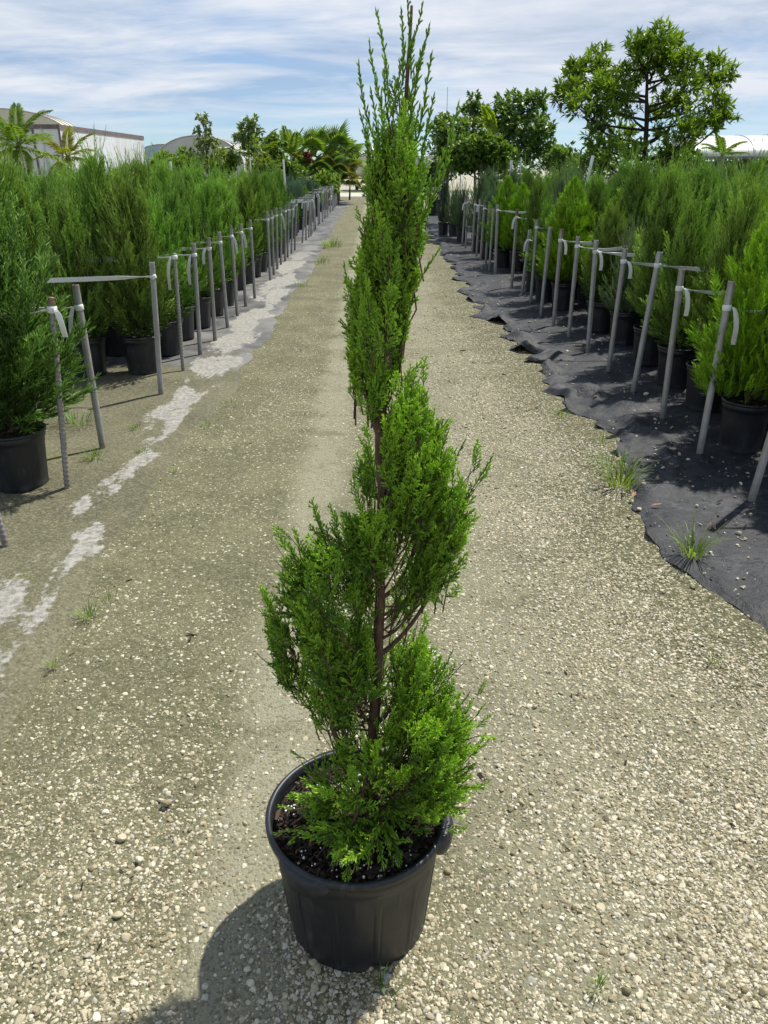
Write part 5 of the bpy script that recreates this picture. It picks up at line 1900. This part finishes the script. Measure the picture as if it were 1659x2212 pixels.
def palm(name, label, group, base, trunk_h, fronds, frond_len, pal, leaflet=0.3, n_leaf=26, r=0.06, seed=1, arch=0.6, fan=False, el=(0.2, 1.3), wide=0.024):
    """palm with every frond a part of its own; fan palms carry round pleated blades on stalks"""
    rr = np.random.default_rng(seed)
    o = thing(name, label, 'palm', tuple(base), group)
    g = Geo()
    tube(g, [(0, 0, 0), (0.01, 0, trunk_h * 0.5), (0, 0, trunk_h)], [r * 1.1, r, r * 0.8], 9, bump=0.08)
    g.obj('trunk', M['bark_palm'], o, True)
    vars_ = []
    for vv in range(3):
        g = Geo()
        t = np.linspace(0, 1, 12)
        if not fan:
            a = arch * rr.uniform(0.7, 1.3)
            pts = np.stack([t * 0 + 0.0, t - 0.25 * a * t ** 2, -a * 0.55 * t ** 2.2], -1) * frond_len
            tube(g, pts, np.linspace(0.014, 0.003, 12), 5, c_(pal, 0.7), cap=False) if False else tube(g, pts, np.linspace(0.014, 0.003, 12), 5, palette(pal, np.array([0.8]))[0], cap=False)
            for s in (-1, 1):
                tt = np.linspace(0.14, 1.0, n_leaf)
                P = np.stack([np.interp(tt, t, pts[:, k]) for k in range(3)], -1)
                d = np.stack([s * np.ones(n_leaf), 0.55 + 0.7 * tt, -0.22 - 0.25 * tt + rr.normal(0, 0.08, n_leaf)], -1)
                L = leaflet * np.sin(np.clip(0.25 + tt * 0.75, 0, 1) * math.pi * 0.92) ** 0.6 * rr.uniform(0.85, 1.1, n_leaf)
                leaves(g, P, d, np.tile([0, 0.2, 1.0], (n_leaf, 1)), L, wide, palette(pal, rr.random(n_leaf)), 0.22)
        else:
            L0 = frond_len * 0.55
            pts = np.stack([t * 0, t * L0, -0.08 * t ** 2 * L0], -1)
            tube(g, pts, np.linspace(0.010, 0.006, 12), 5, palette(pal, np.array([0.9]))[0], cap=False)
            m = 26
            a = np.linspace(-1.9, 1.9, m)
            P = np.tile(pts[-1], (m, 1))
            d = np.stack([np.sin(a), np.cos(a), -0.25 * np.abs(np.sin(a)) - 0.1], -1)
            leaves(g, P, d, np.tile([0, 0.1, 1.0], (m, 1)), frond_len * 0.55 * rr.uniform(0.9, 1.05, m), wide * 1.7, palette(pal, rr.random(m)), 0.18)
        vars_.append(g.mesh('frond', M['broad_leaf']))
    for k in range(fronds):
        f = k / max(1, fronds - 1)
        e = el[1] + (el[0] - el[1]) * f
        fo = link('frond', vars_[k % 3], o, (0, 0, trunk_h))
        fo.rotation_euler = (e + rr.normal(0, 0.08), 0, k * 2.4 + rr.uniform(-0.3, 0.3))
        fo.scale = (1, 1, 1) if f > 0.15 else (0.85, 0.9, 0.9)
    return o


PALM = [(0.0780, 0.1560, 0.0195), (0.1560, 0.2600, 0.0325), (0.2600, 0.3640, 0.0455)]
PALMY = [(0.14, 0.16, 0.02), (0.22, 0.25, 0.03), (0.32, 0.32, 0.05)]
FANP = [(0.0420, 0.0980, 0.0210), (0.0980, 0.1960, 0.0350), (0.1960, 0.3080, 0.0560)]


def px_palm(px, py, Y, **kw):
    """crown of the palm at the pixel"""
    p = at_y(px, py, Y)
    return dict(base=(p[0], Y, 0), trunk_h=p[2], **kw)


gp = 'palms behind the left bed'
palm('coconut_palm', 'small coconut palm with yellowing fronds in front of the trailer corner', gp, **px_palm(146, 340, 19.0), fronds=10, frond_len=0.85, pal=PALMY, leaflet=0.26, seed=2, arch=0.75, el=(-0.25, 1.35))
palm('coconut_palm', 'full coconut palm at the left edge before the trailer doors', gp, **px_palm(40, 318, 17.0), fronds=13, frond_len=1.0, pal=PALM, leaflet=0.3, seed=3, arch=0.7, el=(-0.2, 1.4))
palm('areca_palm', 'feathery palm with upright fronds behind the spindly sapling', gp, **px_palm(548, 345, 33.0), fronds=9, frond_len=1.5, pal=PALM, leaflet=0.4, seed=4, arch=0.5, el=(0.5, 1.4), wide=0.035)
palm('areca_palm', 'narrow upright palm between the two greener trees', gp, **px_palm(629, 340, 36.0), fronds=7, frond_len=1.25, pal=PALM, leaflet=0.36, seed=5, arch=0.3, el=(0.9, 1.5), wide=0.035)
palm('areca_palm', 'yellow-green palm left of the red leaves', gp, **px_palm(652, 352, 37.0), fronds=8, frond_len=1.0, pal=PALMY, leaflet=0.35, seed=6, arch=0.6, el=(0.2, 1.2), wide=0.04)
palm('fan_palm', 'bright fan palm above the red leaves', gp, **px_palm(672, 340, 38.0), fronds=10, frond_len=1.45, pal=PALM, seed=7, fan=True, el=(0.1, 1.4), wide=0.035)
palm('fan_palm', 'largest fan palm left of the boat', gp, **px_palm(718, 345, 38.5), fronds=14, frond_len=1.7, pal=FANP, seed=8, fan=True, el=(-0.3, 1.45), wide=0.04)
palm('areca_palm', 'palm with an arched frond leaning over the boat', gp, **px_palm(730, 348, 40.0), fronds=9, frond_len=1.5, pal=FANP, leaflet=0.4, seed=9, arch=0.6, el=(0.1, 1.3), wide=0.035)
palm('fan_palm', 'low fan palm with broad drooping blades over the far posts', gp, **px_palm(690, 375, 36.5), fronds=12, frond_len=1.3, pal=FANP, seed=10, fan=True, el=(-0.15, 1.0), wide=0.045)
palm('fan_palm', 'low fan palm with browning skirt beside the boat', gp, **px_palm(728, 380, 37.0), fronds=12, frond_len=1.2, pal=[(0.06, 0.09, 0.02), (0.12, 0.15, 0.03), (0.26, 0.20, 0.05)], seed=11, fan=True, el=(-0.25, 1.0), wide=0.04)
palm('fishtail_palm', 'tall palm lifting one yellow-green frond over the right-hand trees', None, **px_palm(1068, 300, 21.5), fronds=3, frond_len=1.05, pal=[(0.12, 0.20, 0.02), (0.20, 0.30, 0.03), (0.30, 0.40, 0.05)], leaflet=0.28, seed=12, arch=0.8, el=(0.9, 1.2), wide=0.035)
palm('coconut_palm', 'small feathery palm at the right in front of the greenhouse', None, **px_palm(1560, 335, 24.0), fronds=8, frond_len=0.75, pal=PALM, leaflet=0.24, seed=13, arch=0.6, el=(0.2, 1.3))

SAP = [(0.0650, 0.1170, 0.0390), (0.1300, 0.1950, 0.0650), (0.2600, 0.3120, 0.1560)]
gs = 'trees behind the left bed'
px_tree('sapling', 'spindly pale-leaved sapling standing before the arched greenhouse', gs, [(448, 400), (447, 330), (440, 270)], [(437, 258, 7, 9), (444, 272, 7, 8), (443, 290, 8, 10), (449, 302, 7, 8), (427, 293, 6, 5), (447, 318, 12, 12), (462, 305, 6, 5), (425, 325, 12, 10), (470, 330, 12, 10), (440, 340, 20, 16)], 26.0, 0.3, 0.3, SAP, 8, 0.14, 0.02, 21, 0.5)
px_tree('sapling', 'spindly sapling with leaf clusters held above the palms', gs, [(540, 400), (538, 330), (535, 280)], [(533, 268, 7, 9), (548, 266, 7, 8), (530, 280, 8, 9), (545, 278, 8, 8), (555, 290, 8, 8), (520, 302, 10, 10), (535, 305, 12, 12), (515, 325, 14, 14), (545, 325, 14, 14)], 30.0, 0.3, 0.3, SAP, 8, 0.16, 0.02, 22, 0.4)
px_tree('broadleaf_tree', 'compact dark-leaved tree between the palms left of centre', gs, [(592, 410), (591, 340)], [(590, 305, 9, 22), (585, 322, 13, 30), (600, 320, 13, 30), (592, 340, 16, 36), (578, 350, 14, 26), (604, 352, 14, 26)], 34.0, 0.4, 0.4, MIDP, 8, 0.16, 0.04, 23, 0.0)
px_tree('broadleaf_tree', 'rounded tree behind the fan palms beside the boat', gs, [(755, 420), (757, 360)], [(738, 325, 16, 40), (752, 322, 14, 36), (758, 338, 14, 36), (745, 350, 18, 40), (757, 362, 12, 30), (732, 345, 16, 36)], 42.0, 0.5, 0.4, MIDP, 8, 0.2, 0.05, 24, 0.0)
px_tree('red_leaf_shrub', 'dark red-leaved shrub among the palms', gs, [(663, 410), (662, 360)], [(663, 343, 5, 8)], 35.0, 0.2, 0.3, [(0.05, 0.010, 0.014), (0.09, 0.015, 0.02), (0.15, 0.03, 0.03)], 8, 0.16, 0.02, 25, 0.3)
px_tree('clipped_shrub', 'small round clipped shrub in front of the fan palms', gs, [(644, 410), (644, 385)], [(644, 372, 13, 70), (636, 378, 9, 34), (652, 378, 9, 34)], 33.0, 0.2, 0.4, MIDP, 8, 0.09, 0.02, 26, 0.0)
for k, (px, py, w, lab) in enumerate([(400, 352, 34, 'low green bush before the arched greenhouse'), (480, 352, 36, 'loose green bush under the first sapling'), (570, 362, 36, 'green bush under the palms, behind the left bed'), (625, 372, 30, 'yellow-green bush beyond the white stake'), (705, 392, 30, 'low bush at the foot of the fan palms'), (355, 352, 26, 'pale green bush at the end of the trailer')]):
    px_tree('bush', lab, gs, [(px, 420), (px, 380)], [(px - w * 0.5, py + 5, w * 0.5, 44), (px, py - 4, w * 0.55, 54), (px + w * 0.5, py + 6, w * 0.5, 44), (px, py + 14, w * 0.7, 50)], 29.0 + k * 0.8, 0.4, 0.32, [(0.08, 0.14, 0.025), (0.15, 0.24, 0.04), (0.25, 0.34, 0.08)], 8, 0.15, 0.03, 40 + k, 0.1)
for k, (px, py, w, lab) in enumerate([(1210, 348, 34, 'dark bush to the left of the big tree'), (1290, 350, 40, 'bush at the foot of the big tree, left side'), (1480, 345, 36, 'dark bush right of the big tree before the greenhouse'), (1440, 352, 34, 'bush at the foot of the big tree, right side')]):
    px_tree('bush', lab, gt, [(px, 420), (px, 380)], [(px - w * 0.5, py + 5, w * 0.5, 60), (px, py - 6, w * 0.6, 70), (px + w * 0.5, py + 5, w * 0.5, 60)], 20.0 + k, 0.4, 0.3, MIDP, 8, 0.11, 0.03, 60 + k, 0.1)

# far treeline
g = Geo()
n = 16000
cx_ = np.concatenate([rng.uniform(-95, -2, 60), rng.uniform(3, 130, 110)])
ch = np.where(cx_ > 8, rng.uniform(3.0, 5.8, len(cx_)), rng.uniform(1.0, 2.2, len(cx_)))
cr_ = rng.uniform(2.0, 4.0, len(cx_))
wh = rng.integers(0, len(cx_), n)
u = norm(rng.normal(size=(n, 3))) * rng.random((n, 1)) ** 0.35
P = np.stack([cx_[wh] + u[:, 0] * cr_[wh], 125 + u[:, 1] * 3, ch[wh] * 0.5 + u[:, 2] * ch[wh] * 0.55], -1)
leaves(g, P, norm(u + rng.normal(0, 0.4, (n, 3)) + [0, 0, 0.3]), norm(rng.normal(0, 0.6, (n, 3)) + [0, 0, 1]), rng.uniform(0.5, 1.0, n), 0.22, palette([(0.03, 0.055, 0.03), (0.055, 0.09, 0.05)], rng.random(n)))
tag(g.obj('treeline', M['broad_leaf'], None, False, True), 'far dark green line of trees on the horizon', 'trees', kind='stuff')


# ------------------------------------------------------------------ buildings and vehicles far behind
def tunnel(name, label, mat, cx, y0, y1, half, wall, rise, ribs, group=None):
    """arched greenhouse: film skin, steel bows, end wall, posts"""
    o = thing(name, label, 'greenhouse', (cx, y0, 0), group)
    a = np.linspace(0, math.pi, 25)
    prof = np.stack([-half * np.cos(a), wall + rise * np.sin(a)], -1)
    prof = np.concatenate([[(-half, 0.9)], prof, [(half, 0.9)]])
    n = len(prof)
    nl = 6
    yy = np.linspace(0, y1 - y0, nl)
    V = np.array([(p[0], y, p[1]) for y in yy for p in prof])
    q = [(i * n + j, i * n + j + 1, (i + 1) * n + j + 1, (i + 1) * n + j) for i in range(nl - 1) for j in range(n - 1)]
    Geo().add(V, q=q).obj('roof', mat, o, True)
    g = Geo()
    V = np.array([(p[0], 0.02, p[1]) for p in prof] + [(0, 0.02, 0.9)])
    g.add(V, t=[(j, j + 1, n) for j in range(n - 1)])
    g.obj('end_wall', mat, o)
    bow = Geo()
    pts = np.array([(p[0] * 1.006, 0, p[1] + 0.02) for p in prof])
    tube(bow, pts, 0.035, 5, cap=False)
    bm = bow.mesh('bow', M['bow'], True, False)
    for k in range(ribs):
        link('bow', bm, o, (0, -0.02 + (y1 - y0 + 0.04) * k / (ribs - 1), 0))
    pm_ = Geo()
    tube(pm_, [(0, 0, 0), (0, 0, 1.0)], 0.04, 6)
    pmm = pm_.mesh('post', M['bow'], True, False)
    for s in (-1, 1):
        for k in range(4):
            link('post', pmm, o, (s * half, (y1 - y0) * k / 3, 0))
    return o


def px_x(px, Y):
    return at_y(px, 363, Y)[0]


tunnel('tunnel_greenhouse', 'white arched greenhouse roof with steel bows behind the saplings', M['poly'], px_x(432, 60), 60, 84, 3.1, 1.7, 1.85, 16)
tunnel('tunnel_greenhouse', 'bluish arched greenhouse roof just right of the trailer', M['poly_blue'], px_x(346, 72), 74, 100, 3.2, 1.6, 1.75, 14)
tunnel('tunnel_greenhouse', 'cream film roof rising behind the trailer at far left', M['poly_cream'], px_x(-14, 64), 66, 69, 5.6, 3.4, 2.2, 4)

# right greenhouse: long low vault seen side on, open wall with posts
Yg = 40.0
x0 = px_x(1497, Yg)
o = thing('open_greenhouse', 'long white film roof on steel posts at the far right', 'greenhouse', (x0, Yg, 0))
a = np.linspace(0, math.pi, 17)
pr = [(4.0 - 4.0 * math.cos(t), 1.95 + 1.05 * math.sin(t)) for t in a]
o.rotation_euler = (0, 0, R_(-9))
n = len(pr)
V = np.array([(x, p[0], p[1]) for x in np.linspace(0, 16, 9) for p in pr])
Geo().add(V, q=[(i * n + j, i * n + j + 1, (i + 1) * n + j + 1, (i + 1) * n + j) for i in range(8) for j in range(n - 1)]).obj('roof', M['poly'], o, True)
g = Geo()
g.add(np.array([(0.01, p[0], p[1]) for p in pr]), t=[(0, j, j + 1) for j in range(1, n - 1)])
g.obj('end_wall', M['poly'], o)
bow = Geo()
tube(bow, np.array([(0, p[0], p[1] + 0.012) for p in pr]), 0.018, 5, cap=False)
bm = bow.mesh('bow', M['bow'], True, False)
for k in range(13):
    link('bow', bm, o, (16 * k / 12, 0, 0))
g = Geo()
box(g, (8, 0, 1.93), (16, 0.10, 0.10))
g.obj('eave_rail', M['steel_dark'], o)
pg = Geo()
tube(pg, [(0, 0, 0), (0, 0, 1.9)], 0.05, 6)
pmm = pg.mesh('post', M['bow'], True, False)
for k in range(13):
    link('post', pmm, o, (16 * k / 12, 0.0, 0))
g = Geo()
box(g, (8, 3.5, 0.9), (16, 0.06, 1.8))
g.obj('shade_screen', M['steel_dark'], o)

# semi-trailer
Yt0, Yt1 = 42.0, 57.0
xr = px_x(141, Yt0)
zt = at_y(141, 271, Yt0)[2]
o = thing('box_trailer', 'long white stained box trailer parked behind the left bed', 'trailer', (xr, Yt0, 0))
W, Ltr = 2.55, Yt1 - Yt0
g = Geo()
box(g, (-W / 2, Ltr / 2, (zt + 1.1) / 2), (W, Ltr, zt - 1.1))
g.obj('box', M['trailer'], o)
for z_, nm, hh in ((zt - 0.06, 'top_rail', 0.22), (1.16, 'bottom_rail', 0.18)):
    g = Geo()
    box(g, (0.012, Ltr / 2, z_), (0.05, Ltr + 0.06, hh))
    g.obj(nm, M['trim'], o)
g = Geo()
box(g, (-W / 2, -0.02, zt - 0.05), (W + 0.02, 0.07, 0.20))
g.obj('door_header', M['trim'], o)
for s in (0.012, -W / 2, -W + 0.0):
    g = Geo()
    box(g, (s - 0.03, -0.022, (zt + 1.1) / 2), (0.09, 0.06, zt - 1.2))
    g.obj('door_frame', M['trim'], o)
for s in (-0.85, -1.7):
    g = Geo()
    tube(g, [(s, -0.06, 1.15), (s, -0.06, zt - 0.1)], 0.02, 6)
    g.obj('lock_bar', M['bow'], o)
for k in range(12):
    g = Geo()
    box(g, (0.001, Ltr * (k + 0.5) / 12, (zt + 1.1) / 2), (0.008, 0.02, zt - 1.35))
    g.obj('panel_seam', M['trailer'], o)


def wheel(parent, x, y, r, w):
    g = Geo()
    lathe(g, [(r * 0.55, -w / 2), (r * 0.95, -w / 2), (r, -w / 3), (r, w / 3), (r * 0.95, w / 2), (r * 0.55, w / 2)], 24)
    wo = g.obj('wheel', M['rubber'], parent, True)
    wo.location = (x, y, r)
    wo.rotation_euler = (0, math.pi / 2, 0)
    g = Geo()
    lathe(g, [(0.001, -w * 0.2), (r * 0.3, -w * 0.25), (r * 0.56, -w * 0.45), (r * 0.56, w * 0.45), (r * 0.3, w * 0.25), (0.001, w * 0.2)], 18)
    g.obj('hub', M['bow'], wo, True)


for y in (1.6, 2.9):
    for x in (-0.2, -W + 0.2):
        wheel(o, x, y, 0.5, 0.28)
g = Geo()
box(g, (-0.5, Ltr - 2.5, 0.55), (0.14, 0.14, 1.1))
g.obj('landing_leg', M['steel_dark'], o)

# boat on its trailer at the far end of the path
Yb = 58.0
xb = px_x(803, Yb)
o = thing('boat', 'cream boat hull seen bow-on at the end of the path', 'boat', (xb, Yb, 0.62))
st = []
secs = [(0.0, 0.04, 0.55, 1.75), (0.35, 0.45, 0.38, 1.72), (1.0, 0.88, 0.2, 1.62), (2.2, 1.22, 0.06, 1.52), (4.0, 1.32, 0.0, 1.45), (6.2, 1.26, 0.0, 1.40)]
for (yy, hw, keel, sheer) in secs:
    ring = [(-hw, sheer), (-hw * 0.97, sheer * 0.72), (-hw * 0.86, keel + 0.42), (-hw * 0.45, keel + 0.16), (0, keel), (hw * 0.45, keel + 0.16), (hw * 0.86, keel + 0.42), (hw * 0.97, sheer * 0.72), (hw, sheer)]
    st.append([(x, yy + (0.0 if yy > 0.1 else -0.35 * (z / sheer)), z) for x, z in ring])
V = np.array(st).reshape(-1, 3)
n = 9
q = [(i * n + j, (i + 1) * n + j, (i + 1) * n + j + 1, i * n + j + 1) for i in range(5) for j in range(8)]
g = Geo().add(V, q=q)
g.add(np.array(st[-1]), t=[(0, j, j + 1) for j in range(1, 8)])
g.obj('hull', M['hull'], o, True)
g = Geo()
V = np.array([(s * hw * 0.98, yy, sh + 0.12 + 0.0) for (yy, hw, k_, sh) in secs for s in (-1, 0, 1)])
V[:, 2] += np.where(np.abs(V[:, 0]) < 0.01, 0.42, 0.0)
g.add(V, q=[(i * 3 + j, i * 3 + j + 1, i * 3 + 4 + j, i * 3 + 3 + j) for i in range(5) for j in range(2)])
g.obj('cover', M['pvc'], o, True)
for s in (-1, 1):
    g = Geo()
    tube(g, [(s * hw * 1.01, yy, sh * 0.97) for (yy, hw, k_, sh) in secs], 0.04, 6)
    g.obj('rub_rail', M['bow'], o, True)
o = thing('boat_trailer', 'dark two-wheeled trailer under the cream boat', 'trailer', (xb, Yb, 0))
for s in (-1, 1):
    g = Geo()
    box(g, (s * 0.75, 3.2, 0.55), (0.12, 6.0, 0.14))
    g.obj('frame_rail', M['steel_dark'], o)
    wheel(o, s * 1.12, 3.8, 0.34, 0.22)
for y in (0.6, 3.0, 5.6):
    g = Geo()
    box(g, (0, y, 0.56), (1.6, 0.10, 0.10))
    g.obj('cross_member', M['steel_dark'], o)
g = Geo()
tube(g, [(-0.72, 0.3, 0.55), (0, -1.6, 0.5), (0.72, 0.3, 0.55)], 0.05, 6)
g.obj('tongue', M['steel_dark'], o)
g = Geo()
box(g, (0, -1.3, 0.25), (0.1, 0.1, 0.5))
g.obj('jack', M['bow'], o)

# pale shed blocks and small tunnels far behind the spiral juniper
tunnel('tunnel_greenhouse', 'grey arched greenhouse far beyond the path, right of the spiral juniper', M['poly'], px_x(903, 78), 78, 98, 2.0, 1.2, 1.1, 7)
tunnel('tunnel_greenhouse', 'pale low greenhouse beside the dark shrub at the far end', M['poly'], px_x(935, 86), 86, 104, 2.2, 1.4, 1.2, 7)
o = thing('shed', 'low dark shed with a pale band, far behind the spiral juniper', 'shed', (px_x(915, 74), 74, 0))
g = Geo()
box(g, (0, 1.5, 0.75), (3.2, 3, 1.5))
g.obj('wall', M['steel_dark'], o)
g = Geo()
box(g, (0, -0.05, 0.4), (3.3, 0.06, 0.7))
g.obj('base_panel', M['concrete'], o)
g = Geo()
box(g, (0, 1.5, 1.54), (3.5, 3.3, 0.08))
g.obj('roof', M['bow'], o)
# mast
p = at_y(967, 188, 60)
g = Geo()
tube(g, [(0, 0, 0), (0, 0, p[2])], [0.04, 0.02], 6)
o = g.obj('radio_mast', M['bow'])
o.location = (p[0], 60, 0)
tag(o, 'thin grey mast rising above the trees right of the spiral juniper', 'mast')
print('built', len(bpy.data.objects))
